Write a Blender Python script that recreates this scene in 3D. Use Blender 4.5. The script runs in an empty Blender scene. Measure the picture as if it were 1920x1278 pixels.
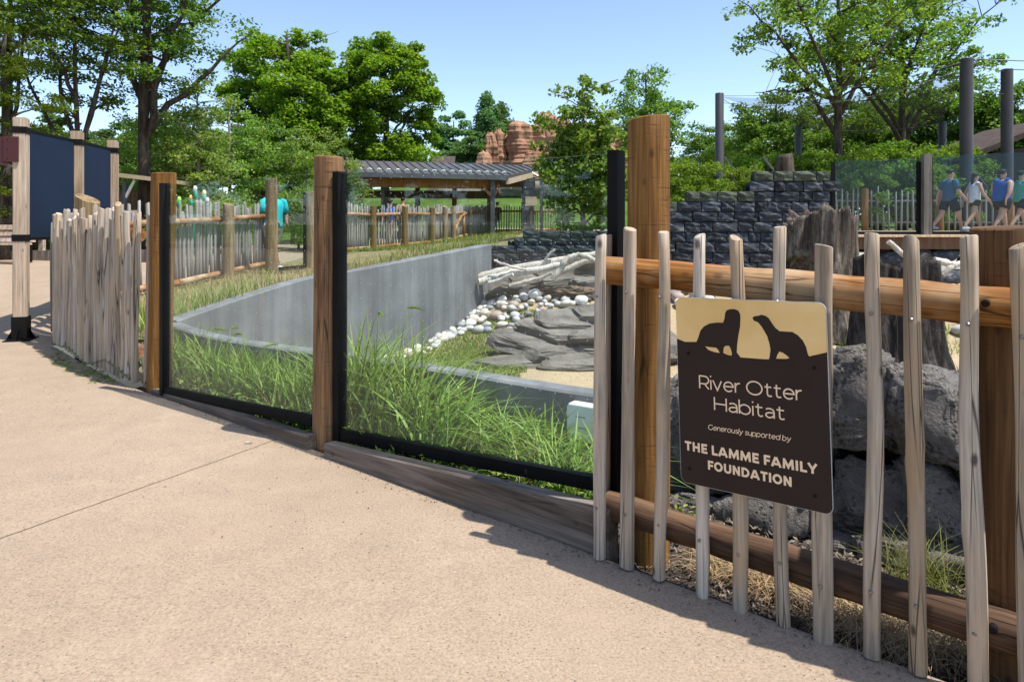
import bpy, bmesh, math, random
import numpy as np
from mathutils import Vector, Matrix, noise, geometry
from math import sin, cos, pi, radians, sqrt

# ---------------------------------------------------------------- camera, sky, sun, exposure
SC = bpy.context.scene
COL = SC.collection
CAMZ, HZ, FP = 1.5, 421.0, 1280.0            # eye height, horizon row and focal length in photo pixels
cam = bpy.data.cameras.new('camera'); cam.sensor_width = 36.0; cam.lens = 24.0
cam.shift_y = -218.0 / 1920.0; cam.clip_start = 0.05; cam.clip_end = 3000
camo = bpy.data.objects.new('camera', cam); camo.location = (0, 0, CAMZ); camo.rotation_euler = (pi / 2, 0, 0)
COL.objects.link(camo); SC.camera = camo

SUN_EL, SUN_AZ = radians(66), radians(-25)    # azimuth of the sun, counter-clockwise from +X
sdir = Vector((cos(SUN_AZ) * cos(SUN_EL), sin(SUN_AZ) * cos(SUN_EL), sin(SUN_EL)))
W = bpy.data.worlds.new('World'); SC.world = W; W.use_nodes = True
wn = W.node_tree.nodes; wl = W.node_tree.links
sky = wn.new('ShaderNodeTexSky'); sky.sky_type = 'NISHITA'; sky.sun_disc = False
sky.sun_elevation = SUN_EL; sky.sun_rotation = pi / 2 - SUN_AZ
sky.altitude = 0; sky.air_density = 0.75; sky.dust_density = 0.7; sky.ozone_density = 0.4
wn['Background'].inputs['Strength'].default_value = 0.148
wl.new(sky.outputs[0], wn['Background'].inputs[0])
sl = bpy.data.lights.new('sun', 'SUN'); sl.energy = 3.75; sl.angle = radians(0.55); sl.color = (1.0, 0.955, 0.88)
so = bpy.data.objects.new('sun', sl); so.rotation_euler = (-sdir).to_track_quat('-Z', 'Y').to_euler(); COL.objects.link(so)
SC.view_settings.view_transform = 'Standard'; SC.view_settings.look = 'None'
SC.view_settings.exposure = 0.94; SC.view_settings.gamma = 1.0; SC.view_settings.use_curve_mapping = False
SC.cycles.transparent_max_bounces = 24; SC.cycles.max_bounces = 8

# ---------------------------------------------------------------- helpers
def Q(x, y, D):            # photo pixel + distance from the camera plane -> point
    return Vector(((x - 960) * D / FP, D, CAMZ + (HZ - y) * D / FP))
def G(x, y, z=0.0):        # photo pixel on a level at height z -> point
    D = (CAMZ - z) * FP / (y - HZ)
    return Vector(((x - 960) * D / FP, D, z))
FD = Vector((-0.769, 0.639, 0)); FN = Vector((0.639, 0.769, 0))   # front fence: direction to the left, normal to the back
def onfence(x, c):         # point of the vertical plane p.FN = c seen in photo column x
    r = (x - 960) / FP
    D = c / (FN.x * r + FN.y)
    return Vector((r * D, D, 0))

class MB:
    def __init__(s): s.v = []; s.f = []
    def add(s, vs, fs):
        o = len(s.v); s.v.extend([tuple(p) for p in vs]); s.f.extend([tuple(i + o for i in f) for f in fs]); return s
    def box(s, c, d, rot=None):
        x, y, z = d[0] / 2, d[1] / 2, d[2] / 2
        vs = [Vector(p) for p in ((-x, -y, -z), (x, -y, -z), (x, y, -z), (-x, y, -z), (-x, -y, z), (x, -y, z), (x, y, z), (-x, y, z))]
        if rot is not None: vs = [rot @ p for p in vs]
        return s.add([p + Vector(c) for p in vs], [(0, 3, 2, 1), (4, 5, 6, 7), (0, 1, 5, 4), (1, 2, 6, 5), (2, 3, 7, 6), (3, 0, 4, 7)])
    def wall(s, p0, p1, th, b0, t0, b1, t1):
        p0, p1 = Vector((p0[0], p0[1], 0)), Vector((p1[0], p1[1], 0)); d = (p1 - p0).normalized(); n = Vector((-d.y, d.x, 0)) * th / 2
        vs = [p0 - n + Vector((0, 0, b0)), p1 - n + Vector((0, 0, b1)), p1 + n + Vector((0, 0, b1)), p0 + n + Vector((0, 0, b0)),
              p0 - n + Vector((0, 0, t0)), p1 - n + Vector((0, 0, t1)), p1 + n + Vector((0, 0, t1)), p0 + n + Vector((0, 0, t0))]
        return s.add(vs, [(0, 3, 2, 1), (4, 5, 6, 7), (0, 1, 5, 4), (1, 2, 6, 5), (2, 3, 7, 6), (3, 0, 4, 7)])
    def tube(s, pts, rad, seg=8, cap=True):
        pts = [Vector(p) for p in pts]; n = len(pts)
        if not hasattr(rad, '__len__'): rad = [rad] * n
        t0 = (pts[1] - pts[0]).normalized()
        u = t0.orthogonal().normalized(); vs = []
        for i in range(n):
            t = (pts[min(i + 1, n - 1)] - pts[max(i - 1, 0)]).normalized()
            u = (u - t * u.dot(t)).normalized(); w = t.cross(u)
            for k in range(seg):
                a = 2 * pi * k / seg; vs.append(pts[i] + (u * cos(a) + w * sin(a)) * rad[i])
        fs = [(i * seg + k, i * seg + (k + 1) % seg, (i + 1) * seg + (k + 1) % seg, (i + 1) * seg + k) for i in range(n - 1) for k in range(seg)]
        if cap: fs += [tuple(reversed(range(seg))), tuple(range((n - 1) * seg, n * seg))]
        return s.add(vs, fs)
    def build(s, name, mat, parent=None, smooth=False):
        off = parent.location if parent is not None else Vector((0, 0, 0))
        me = bpy.data.meshes.new(name); me.from_pydata([(p[0] - off.x, p[1] - off.y, p[2] - off.z) for p in s.v], [], s.f)
        return link(name, me, mat, parent, smooth)

def link(name, me, mat, parent=None, smooth=False):
    if mat is not None and len(me.materials) == 0: me.materials.append(mat)
    if smooth and len(me.polygons): me.polygons.foreach_set('use_smooth', [True] * len(me.polygons))
    o = bpy.data.objects.new(name, me); COL.objects.link(o)
    if parent is not None: o.parent = parent
    return o
def smooth_angle(o, deg=40):
    me = o.data; bm = bmesh.new(); bm.from_mesh(me)
    for f in bm.faces: f.smooth = True
    for e in bm.edges:
        if len(e.link_faces) == 2 and e.calc_face_angle(0) > radians(deg): e.smooth = False
    bm.to_mesh(me); bm.free()
def np_mesh(name, verts, faces):
    me = bpy.data.meshes.new(name); verts = np.ascontiguousarray(verts, dtype=np.float32); faces = np.ascontiguousarray(faces, dtype=np.int32)
    k = faces.shape[1]; m = len(faces)
    me.vertices.add(len(verts)); me.vertices.foreach_set('co', verts.ravel())
    me.loops.add(m * k); me.loops.foreach_set('vertex_index', faces.ravel())
    me.polygons.add(m); me.polygons.foreach_set('loop_start', np.arange(0, m * k, k, dtype=np.int32))
    me.update(calc_edges=True); return me
def tag(o, label, cat, group=None, kind=None):
    o['label'] = label; o['category'] = cat
    if group: o['group'] = group
    o['kind'] = kind or 'thing'
    return o
def structure(o, label=None):
    o['kind'] = 'structure'
    if label: o['label'] = label
    return o
def thing(name, label, cat, loc=(0, 0, 0), group=None):
    o = bpy.data.objects.new(name, None); o.location = loc; o.empty_display_size = 0.1; COL.objects.link(o)
    return tag(o, label, cat, group)
def child_copy(src, parent, loc=None, rot=None, scale=None, name=None):
    c = src.copy(); COL.objects.link(c); c.parent = parent
    if name: c.name = name
    if loc is not None: c.location = loc
    if rot is not None: c.rotation_euler = rot
    if scale is not None: c.scale = scale
    return c
def zrot(d): return math.atan2(d[1], d[0])
def log_between(name, p0, p1, r, mat, parent, seg=14, wob=0.0, seed=0, rings=8, r1=None):
    """round timber with its own axis along local Z, so the grain follows it"""
    p0, p1 = Vector(p0), Vector(p1); d = p1 - p0; L = d.length; rnd = random.Random(seed); m = MB()
    pts = [Vector((rnd.uniform(-wob, wob), rnd.uniform(-wob, wob), L * i / (rings - 1))) for i in range(rings)]
    r1 = r if r1 is None else r1
    rad = [(r + (r1 - r) * i / (rings - 1)) * rnd.uniform(0.97, 1.03) for i in range(rings)]
    m.tube(pts, rad, seg)
    me = bpy.data.meshes.new(name); me.from_pydata(m.v, [], m.f)
    o = link(name, me, mat, parent); smooth_angle(o, 50)
    o.rotation_mode = 'QUATERNION'; o.rotation_quaternion = d.to_track_quat('Z', 'Y')
    o.location = p0 - (parent.location if parent is not None else Vector((0, 0, 0)))
    return o

# ---------------------------------------------------------------- materials
class NT:
    def __init__(s, name):
        s.m = bpy.data.materials.new(name); s.m.use_nodes = True; s.t = s.m.node_tree; s.n = s.t.nodes; s.l = s.t.links
        s.b = s.n['Principled BSDF']; s.out = s.n['Material Output']
    def __call__(s, typ, **kw):
        nd = s.n.new('ShaderNode' + typ)
        for k, v in kw.items():
            if k.startswith('i_'):
                key = k[2:]; key = int(key) if key.isdigit() else key
                s.set(nd, key, v)
            else: setattr(nd, k, v)
        return nd
    def set(s, nd, key, v):
        sock = nd.inputs[key]
        if isinstance(v, bpy.types.NodeSocket): s.l.new(v, sock)
        elif isinstance(v, bpy.types.Node): s.l.new(v.outputs[0], sock)
        else: sock.default_value = v
    def ramp(s, fac, stops, interp='LINEAR'):
        nd = s.n.new('ShaderNodeValToRGB'); cr = nd.color_ramp; cr.interpolation = interp
        while len(cr.elements) < len(stops): cr.elements.new(0.5)
        for e, (p, c) in zip(cr.elements, stops): e.position = p; e.color = (*c, 1) if len(c) == 3 else c
        s.set(nd, 'Fac', fac); return nd.outputs[0]
    def coords(s, scale=(1, 1, 1), obj=True, rand=True):
        tc = s('TexCoord'); v = tc.outputs['Object'] if obj else tc.outputs['Generated']
        if not obj:
            geo = s('NewGeometry'); v = geo.outputs['Position']
        if rand and obj:
            oi = s('ObjectInfo'); mul = s('MixRGB', blend_type='MULTIPLY', i_Fac=1.0, i_Color1=(37.0, 61.0, 23.0, 1)); s.l.new(oi.outputs['Random'], mul.inputs['Color2'])
            ad = s('VectorMath', operation='ADD', i_0=v, i_1=mul.outputs[0]); v = ad.outputs[0]
        mp = s('Mapping'); s.set(mp, 'Vector', v); mp.inputs['Scale'].default_value = scale; return mp.outputs[0]
    def noise(s, vec, scale, detail=3, rough=0.55, dist=0.0):
        nd = s('TexNoise', i_Vector=vec, i_Scale=scale, i_Detail=detail, i_Roughness=rough, i_Distortion=dist); return nd.outputs['Fac']
    def mix(s, fac, a, b, mode='MIX'):
        nd = s('MixRGB', blend_type=mode)
        for k, v in (('Fac', fac), ('Color1', a), ('Color2', b)):
            if isinstance(v, tuple) and len(v) == 3: v = (*v, 1)
            s.set(nd, k, v)
        return nd.outputs[0]
    def math(s, op, a, b=0.5):
        nd = s('Math', operation=op); s.set(nd, 0, a); s.set(nd, 1, b); return nd.outputs[0]
    def bump(s, h, strength=0.3, dist=0.01):
        nd = s('Bump', i_Strength=strength, i_Distance=dist, i_Height=h); s.l.new(nd.outputs[0], s.b.inputs['Normal'])
    def col(s, c): s.set(s.b, 'Base Color', (*c, 1) if isinstance(c, tuple) and len(c) == 3 else c)
    def fin(s, rough=0.7, spec=0.3, metal=0.0):
        s.b.inputs['Roughness'].default_value = rough; s.b.inputs['Specular IOR Level'].default_value = spec; s.b.inputs['Metallic'].default_value = metal
        return s.m

def m_plain(name, c, rough=0.6, spec=0.3, metal=0.0, var=0.12, scale=6.0):
    t = NT(name); v = t.coords(); n = t.noise(v, scale, 4)
    d = tuple(x * (1 - var) for x in c); e = tuple(min(1, x * (1 + var)) for x in c)
    t.col(t.ramp(n, [(0.3, d), (0.7, e)])); return t.fin(rough, spec, metal)

def m_wood(name, dark, mid, light, knots=0.35, crack=0.5, rough=0.75, sx=1.0, blotch=None, cross=0.0):
    t = NT(name); v = t.coords((14 * sx, 14 * sx, 1.1 * sx)); v2 = t.coords((70 * sx, 70 * sx, 2.2 * sx))
    n1 = t.noise(v, 1.0, 4, 0.6, 0.4); n2 = t.noise(v2, 1.0, 3, 0.6)
    c = t.ramp(n1, [(0.25, dark), (0.5, mid), (0.75, light)])
    c = t.mix(0.7, c, t.ramp(n2, [(0.3, (0.4, 0.4, 0.4)), (0.65, (1.15, 1.15, 1.15))]), 'MULTIPLY')
    if blotch:
        vb = t.coords((2.2, 2.2, 1.6)); nb = t.noise(vb, 1.0, 4, 0.65)
        c = t.mix(t.ramp(nb, [(0.48, (0, 0, 0)), (0.66, (1, 1, 1))]), c, blotch)
    # long checks
    vc = t.coords((38 * sx, 38 * sx, 1.4 * sx)); vo = t('TexVoronoi', feature='DISTANCE_TO_EDGE', i_Vector=vc, i_Scale=0.55)
    ck = t.ramp(vo.outputs['Distance'], [(0.0, (1, 1, 1)), (0.035, (0, 0, 0))])
    nm = t.noise(t.coords((6, 6, 1.5)), 1.0, 2); ck = t.math('MULTIPLY', ck, t.ramp(nm, [(0.45, (0, 0, 0)), (0.57, (1, 1, 1))]))
    c = t.mix(t.math('MULTIPLY', ck, crack), c, tuple(x * 0.18 for x in dark))
    if cross:
        vx = t.coords((5, 5, 120)); nx = t.noise(vx, 1.0, 2, 0.5); xm = t.noise(t.coords((7, 7, 3)), 1.0, 3)
        cx = t.math('MULTIPLY', t.ramp(nx, [(0.60, (0, 0, 0)), (0.66, (1, 1, 1))]), t.ramp(xm, [(0.45, (0, 0, 0)), (0.6, (1, 1, 1))]))
        c = t.mix(t.math('MULTIPLY', cx, cross), c, tuple(x * 0.35 for x in dark)); n2 = t.math('SUBTRACT', n2, t.math('MULTIPLY', cx, 0.5))
    # knots
    vk = t.coords((9 * sx, 9 * sx, 5.0 * sx)); k = t('TexVoronoi', feature='F1', i_Vector=vk, i_Scale=1.0)
    kn = t.ramp(k.outputs['Distance'], [(0.06, (1, 1, 1)), (0.14, (0, 0, 0))])
    c = t.mix(t.math('MULTIPLY', kn, knots), c, tuple(x * 0.25 for x in dark))
    oi = t('ObjectInfo'); hs = t('HueSaturation', i_Color=c); t.set(hs, 'Value', t.math('ADD', t.math('MULTIPLY', oi.outputs['Random'], 0.32), 0.80)); t.set(hs, 'Saturation', t.math('SUBTRACT', 1.15, t.math('MULTIPLY', oi.outputs['Random'], 0.3))); c = hs.outputs[0]
    t.col(c); h = t.math('SUBTRACT', n2, t.math('MULTIPLY', ck, 1.5)); t.bump(h, 0.45, 0.004); return t.fin(rough, 0.25)

def m_leaf(name, c0, c1, c2, trans=0.42):
    t = NT(name); g = t('NewGeometry'); oi = t('ObjectInfo')
    c = t.ramp(g.outputs['Random Per Island'], [(0.0, c0), (0.5, c1), (1.0, c2)])
    hs = t('HueSaturation', i_Color=c); t.set(hs, 'Hue', t.math('ADD', t.math('MULTIPLY', oi.outputs['Random'], 0.03), 0.485))
    t.set(hs, 'Value', t.math('ADD', t.math('MULTIPLY', oi.outputs['Random'], 0.3), 0.85)); c = hs.outputs[0]
    t.b.inputs['Roughness'].default_value = 0.5; t.b.inputs['Specular IOR Level'].default_value = 0.2; t.col(c)
    tr = t('BsdfTranslucent'); tc = t.mix(1.0, c, (1.5, 1.6, 0.55), 'MULTIPLY'); t.set(tr, 'Color', tc)
    mx = t('MixShader', i_0=trans); t.l.new(t.b.outputs[0], mx.inputs[1]); t.l.new(tr.outputs[0], mx.inputs[2]); t.l.new(mx.outputs[0], t.out.inputs[0])
    return t.m

def m_stone(name, dark, light, scale=3.0, bump=0.5, dist=0.03, moss=None, rnd=0.35, fine=30, mossrange=(0.55, 0.7)):
    t = NT(name); v = t.coords(); oi = t('ObjectInfo'); n = t.noise(v, scale, 6, 0.65); nf = t.noise(v, fine, 4, 0.7)
    c = t.ramp(n, [(0.3, dark), (0.7, light)]); c = t.mix(0.5, c, t.ramp(nf, [(0.3, (0.5, 0.5, 0.5)), (0.7, (1.25, 1.25, 1.25))]), 'MULTIPLY')
    if moss: c = t.mix(t.ramp(t.noise(v, scale * 0.6, 4, 0.6), [(mossrange[0], (0, 0, 0)), (mossrange[1], (1, 1, 1))]), c, moss)
    hs = t('HueSaturation', i_Color=c); t.set(hs, 'Value', t.math('ADD', t.math('MULTIPLY', oi.outputs['Random'], rnd), 1 - rnd / 2))
    t.col(hs.outputs[0]); t.bump(t.math('ADD', n, t.math('MULTIPLY', nf, 0.5)), bump, dist); return t.fin(0.92, 0.1)

M = {}
M['post'] = m_wood('stained_post_wood', (0.085, 0.038, 0.012), (0.235, 0.115, 0.038), (0.385, 0.225, 0.085), knots=0.6, crack=0.95, cross=0.6)
M['post_far'] = m_wood('aged_post_wood', (0.12, 0.075, 0.035), (0.25, 0.17, 0.085), (0.38, 0.28, 0.16), knots=0.4, crack=0.4)
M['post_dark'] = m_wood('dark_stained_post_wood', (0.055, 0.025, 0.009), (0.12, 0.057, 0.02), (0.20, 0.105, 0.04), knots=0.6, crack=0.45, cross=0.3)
M['rail'] = m_wood('stained_rail_wood', (0.12, 0.042, 0.011), (0.31, 0.135, 0.042), (0.47, 0.25, 0.10), knots=0.5, crack=0.95, blotch=(0.44, 0.31, 0.19))
M['rail_shaded'] = m_wood('shaded_rail_wood', (0.032, 0.015, 0.006), (0.085, 0.04, 0.016), (0.17, 0.09, 0.038), knots=0.4, crack=0.7)  # rail wood with the shade on the lower rail put into its colour
M['picket'] = m_wood('weathered_picket_wood', (0.25, 0.195, 0.14), (0.44, 0.36, 0.275), (0.61, 0.535, 0.445), knots=0.9, crack=1.0, blotch=(0.47, 0.345, 0.225))
M['picket_far'] = m_wood('grey_picket_wood', (0.19, 0.175, 0.155), (0.32, 0.295, 0.265), (0.45, 0.425, 0.385), knots=0.5, crack=0.4)
M['board'] = m_wood('brown_sill_board', (0.06, 0.045, 0.034), (0.15, 0.118, 0.092), (0.27, 0.22, 0.18), knots=0.6, crack=0.5)
M['lumber'] = m_wood('pale_lumber', (0.36, 0.25, 0.17), (0.52, 0.40, 0.29), (0.64, 0.53, 0.42), knots=0.6, crack=0.4, sx=0.8)
M['deckwood'] = m_wood('deck_board_wood', (0.42, 0.26, 0.13), (0.60, 0.40, 0.22), (0.72, 0.52, 0.32), knots=0.3, crack=0.2)
M['beamwood'] = m_wood('brown_beam_wood', (0.09, 0.05, 0.03), (0.18, 0.105, 0.065), (0.28, 0.17, 0.11), knots=0.4, crack=0.4)
M['glulam'] = m_wood('honey_beam_wood', (0.17, 0.075, 0.025), (0.30, 0.14, 0.05), (0.42, 0.22, 0.09), knots=0.2, crack=0.2)
M['greywood'] = m_wood('weathered_grey_timber', (0.10, 0.085, 0.07), (0.17, 0.15, 0.13), (0.25, 0.225, 0.20), knots=0.5, crack=0.5)
M['driftwood'] = m_wood('bleached_driftwood', (0.38, 0.33, 0.27), (0.58, 0.53, 0.45), (0.74, 0.70, 0.62), knots=0.5, crack=0.6)
M['black'] = m_plain('black_powder_coat', (0.007, 0.0065, 0.0065), 0.6, 0.12, var=0.3)
M['steel_dark'] = m_plain('dark_galvanised_steel', (0.075, 0.078, 0.085), 0.5, 0.4, var=0.2, scale=2)
M['pole'] = m_plain('grey_painted_pole', (0.055, 0.05, 0.052), 0.45, 0.4, var=0.15, scale=2)
M['maroon'] = m_plain('maroon_painted_steel', (0.055, 0.010, 0.010), 0.4, 0.4)
M['screw'] = m_plain('zinc_screw', (0.22, 0.21, 0.20), 0.35, 0.5, 0.8)
M['white_box'] = m_plain('white_plastic', (0.75, 0.76, 0.74), 0.35, 0.4, var=0.04)
M['grey_mark'] = m_plain('grey_print', (0.16, 0.2, 0.2), 0.6)
M['sign_brown'] = m_plain('brown_sign_face', (0.026, 0.0150, 0.0118), 0.5, 0.2, var=0.12, scale=4)
t = NT('cream_sign_face'); v = t.coords((2, 2, 22)); n = t.noise(v, 1.4, 4)
t.col(t.ramp(n, [(0.3, (0.70, 0.43, 0.135)), (0.7, (0.86, 0.60, 0.26))])); M['sign_cream'] = t.fin(0.45, 0.35)
M['letter'] = m_plain('tan_lettering', (0.84, 0.62, 0.41), 0.5, 0.3, var=0.03)
M['sign_edge'] = m_plain('aluminium_edge', (0.55, 0.57, 0.6), 0.4, 0.5, 0.3)
t = NT('navy_screen_fabric'); v = t.coords((1, 1, 1)); n = t.noise(v, 1.3, 3)
t.col(t.ramp(n, [(0.3, (0.0055, 0.014, 0.034)), (0.7, (0.007, 0.019, 0.045))])); M['navy'] = t.fin(0.75, 0.25)
M['yellow_rope'] = m_plain('yellow_paint', (0.6, 0.4, 0.05), 0.6)
def m_glass(name, tint, blue=1.0):
    t = NT(name); tr = t('BsdfTransparent', i_Color=(*tint, 1)); gl = t('BsdfGlossy', i_Roughness=0.02, i_Color=(0.85, 0.95, 1.0, 1))
    lw = t('LayerWeight', i_Blend=0.5); f5 = t.math('POWER', lw.outputs['Facing'], 5.0); fac = t.math('MULTIPLY', t.math('ADD', t.math('MULTIPLY', f5, 0.9), 0.03), blue); mx = t('MixShader'); t.l.new(fac, mx.inputs[0])
    t.l.new(tr.outputs[0], mx.inputs[1]); t.l.new(gl.outputs[0], mx.inputs[2]); t.l.new(mx.outputs[0], t.out.inputs[0]); return t.m
M['glass'] = m_glass('clear_barrier_glass', (0.94, 0.972, 0.972), 0.95)
M['glass_blue'] = m_glass('blue_tinted_glass', (0.74, 0.83, 0.88), 0.4)
M['glass_edge'] = m_plain('green_glass_edge', (0.35, 0.48, 0.42), 0.2, 0.5)
M['dot'] = m_plain('white_ceramic_dot', (0.75, 0.78, 0.78), 0.5)
# pavement: exposed tan concrete with dark and pale grains
t = NT('tan_exposed_concrete'); v = t.coords(rand=False)
big = t.noise(v, 0.55, 5, 0.6); mid = t.noise(v, 4.0, 5, 0.65); fine = t.noise(v, 95, 3, 0.7)
c = t.ramp(big, [(0.3, (0.282, 0.214, 0.150)), (0.7, (0.332, 0.257, 0.186))])
c = t.mix(0.3, c, t.ramp(mid, [(0.3, (0.72, 0.72, 0.72)), (0.7, (1.2, 1.18, 1.15))]), 'MULTIPLY')
c = t.mix(0.6, c, t.ramp(fine, [(0.3, (0.45, 0.43, 0.41)), (0.5, (1, 1, 1)), (0.72, (1.4, 1.38, 1.35))]), 'MULTIPLY')
vo = t('TexVoronoi', feature='F1', i_Vector=v, i_Scale=42.0); sp = t.ramp(vo.outputs['Distance'], [(0.10, (1, 1, 1)), (0.19, (0, 0, 0))])
pick = t.ramp(vo.outputs['Color'], [(0.55, (0, 0, 0)), (0.62, (1, 1, 1))]); c = t.mix(t.math('MULTIPLY', sp, pick), c, (0.10, 0.08, 0.07))
vo2 = t('TexVoronoi', feature='F1', i_Vector=v, i_Scale=30.0); sp2 = t.ramp(vo2.outputs['Distance'], [(0.10, (1, 1, 1)), (0.2, (0, 0, 0))])
c = t.mix(t.math('MULTIPLY', sp2, 0.4), c, (0.44, 0.35, 0.28))
st = t.noise(v, 1.6, 4, 0.7); c = t.mix(t.ramp(st, [(0.62, (0, 0, 0)), (0.72, (0.35, 0.35, 0.35))]), c, (0.40, 0.32, 0.25))
pk = t.noise(v, 1.1, 3, 0.6); c = t.mix(t.ramp(pk, [(0.56, (0, 0, 0)), (0.68, (0.25, 0.25, 0.25))]), c, (0.33, 0.22, 0.16))
t.col(c); t.bump(t.math('ADD', fine, mid), 0.35, 0.004); M['pavement'] = t.fin(0.85, 0.2)
M['joint'] = m_plain('dark_joint', (0.13, 0.095, 0.07), 0.9)
# grey cast concrete with run-off streaks
t = NT('grey_cast_concrete'); v = t.coords(rand=False); vs_ = t.coords((7, 7, 0.5), rand=False)
n = t.noise(v, 1.4, 5, 0.6); s = t.noise(vs_, 1.0, 4, 0.6); f = t.noise(v, 60, 3)
c = t.ramp(n, [(0.3, (0.125, 0.132, 0.135)), (0.7, (0.215, 0.225, 0.23))]); c = t.mix(0.6, c, t.ramp(s, [(0.3, (0.5, 0.5, 0.52)), (0.7, (1.25, 1.25, 1.25))]), 'MULTIPLY')
c = t.mix(t.ramp(t.noise(vs_, 1.7, 3), [(0.62, (0, 0, 0)), (0.72, (0.35, 0.35, 0.35))]), c, (0.27, 0.21, 0.15))
t.col(c); t.bump(f, 0.2, 0.003); M['concrete'] = t.fin(0.85, 0.2)
def m_ground(name, stops, scale=2.0, fine=40, bump=0.6, dist=0.02):
    t = NT(name); v = t.coords(rand=False); n = t.noise(v, scale, 6, 0.65); f = t.noise(v, fine, 4, 0.7)
    c = t.ramp(n, stops); c = t.mix(0.7, c, t.ramp(f, [(0.3, (0.45, 0.45, 0.45)), (0.7, (1.4, 1.4, 1.4))]), 'MULTIPLY'); t.col(c); t.bump(f, bump, dist); return t.fin(0.95, 0.1)
M['mulch'] = m_ground('dark_mulch_soil', [(0.3, (0.035, 0.028, 0.024)), (0.6, (0.085, 0.068, 0.056)), (0.75, (0.16, 0.125, 0.09))], 3, 55)
M['lawn'] = m_ground('mown_grass_ground', [(0.3, (0.045, 0.085, 0.016)), (0.7, (0.10, 0.16, 0.03))], 0.5, 25)
M['drygrass'] = m_ground('dry_grass_ground', [(0.3, (0.13, 0.12, 0.05)), (0.55, (0.24, 0.20, 0.10)), (0.75, (0.10, 0.13, 0.03))], 1.2, 30)
M['sand'] = m_ground('sandy_enclosure_ground', [(0.3, (0.30, 0.235, 0.145)), (0.62, (0.42, 0.33, 0.205)), (0.8, (0.22, 0.2, 0.08))], 1.0, 45, 0.4)
def stump_mat(name, dark, light, lich):
    t = NT(name); v = t.coords((16, 16, 2.2)); n = t.noise(v, 1.0, 6, 0.7, 0.6); f = t.noise(t.coords(), 22, 4, 0.7)
    c = t.ramp(n, [(0.35, tuple(x * .45 for x in dark)), (0.5, dark), (0.68, light)]); c = t.mix(t.ramp(t.noise(t.coords(), 3.0, 5, 0.65), [(0.55, (0, 0, 0)), (0.7, (0.8, 0.8, 0.8))]), c, lich)
    t.col(c); t.bump(t.math('ADD', n, t.math('MULTIPLY', f, 0.3)), 1.0, 0.05); return t.fin(0.9, 0.2)
M['stump_old'] = m_stone('carved_stump_concrete', (0.085, 0.06, 0.045), (0.27, 0.20, 0.15), 2.5, 0.8, 0.05, moss=(0.20, 0.20, 0.14), rnd=0.1, mossrange=(0.58, 0.72))
M['stump'] = stump_mat('brown_carved_stump', (0.095, 0.074, 0.058), (0.25, 0.205, 0.165), (0.24, 0.235, 0.20)); M['stump_dark'] = stump_mat('dark_carved_stump', (0.035, 0.03, 0.028), (0.11, 0.095, 0.085), (0.12, 0.12, 0.115))
t = NT('layered_grey_rock'); v = t.coords(); oi = t('ObjectInfo'); n = t.noise(v, 1.8, 6, 0.65); f = t.noise(v, 28, 4, 0.7); s = t.noise(t.coords((2.0, 2.0, 16)), 1.0, 5, 0.65, 0.8)
c = t.ramp(n, [(0.3, (0.105, 0.096, 0.083)), (0.7, (0.23, 0.21, 0.18))]); c = t.mix(0.6, c, t.ramp(s, [(0.35, (0.4, 0.4, 0.4)), (0.6, (1.25, 1.25, 1.25))]), 'MULTIPLY'); c = t.mix(0.4, c, t.ramp(f, [(0.3, (0.5, 0.5, 0.5)), (0.7, (1.3, 1.3, 1.3))]), 'MULTIPLY')
c = t.mix(t.ramp(t.noise(v, 1.1, 4, 0.7), [(0.56, (0, 0, 0)), (0.7, (0.7, 0.7, 0.7))]), c, (0.24, 0.21, 0.165)); t.col(c); t.bump(t.math('ADD', s, t.math('MULTIPLY', f, 0.35)), 0.8, 0.035); M['slab'] = t.fin(0.85, 0.2)
M['block'] = m_stone('split_slate_block', (0.026, 0.031, 0.038), (0.105, 0.118, 0.137), 3.5, 1.0, 0.04, rnd=0.7, moss=(0.20, 0.195, 0.195), mossrange=(0.56, 0.68))
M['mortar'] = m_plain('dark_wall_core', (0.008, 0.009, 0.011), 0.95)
M['moss'] = m_stone('mossy_cap_stone', (0.04, 0.05, 0.035), (0.14, 0.15, 0.12), 4, 0.6, 0.03, moss=(0.055, 0.085, 0.025), rnd=0.3)
M['redrock'] = m_stone('red_sandstone', (0.19, 0.088, 0.05), (0.46, 0.265, 0.165), 0.35, 0.7, 0.3, rnd=0.15, fine=2.0)
# porous dark lava stone
t = NT('porous_lava_rock'); v = t.coords(); n = t.noise(v, 3.0, 6, 0.7); f = t.noise(v, 38, 4, 0.75)
vo = t('TexVoronoi', feature='F1', i_Vector=v, i_Scale=48.0); pit = t.ramp(t.math('ADD', vo.outputs['Distance'], t.ramp(t.noise(v, 7, 3, 0.6), [(0.4, (0, 0, 0)), (0.62, (0.6, 0.6, 0.6))])), [(0.1, (0, 0, 0)), (0.55, (1, 1, 1))])
c = t.ramp(n, [(0.3, (0.125, 0.112, 0.102)), (0.7, (0.33, 0.305, 0.275))]); c = t.mix(0.6, c, pit, 'MULTIPLY')
c = t.mix(t.ramp(t.noise(v, 2.2, 5, 0.7), [(0.60, (0, 0, 0)), (0.74, (1, 1, 1))]), c, (0.23, 0.235, 0.17))
t.col(c); t.bump(t.math('ADD', t.math('MULTIPLY', f, 1.3), t.math('MULTIPLY', pit, 0.6)), 1.0, 0.04); M['lava'] = t.fin(0.9, 0.25)
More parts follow.
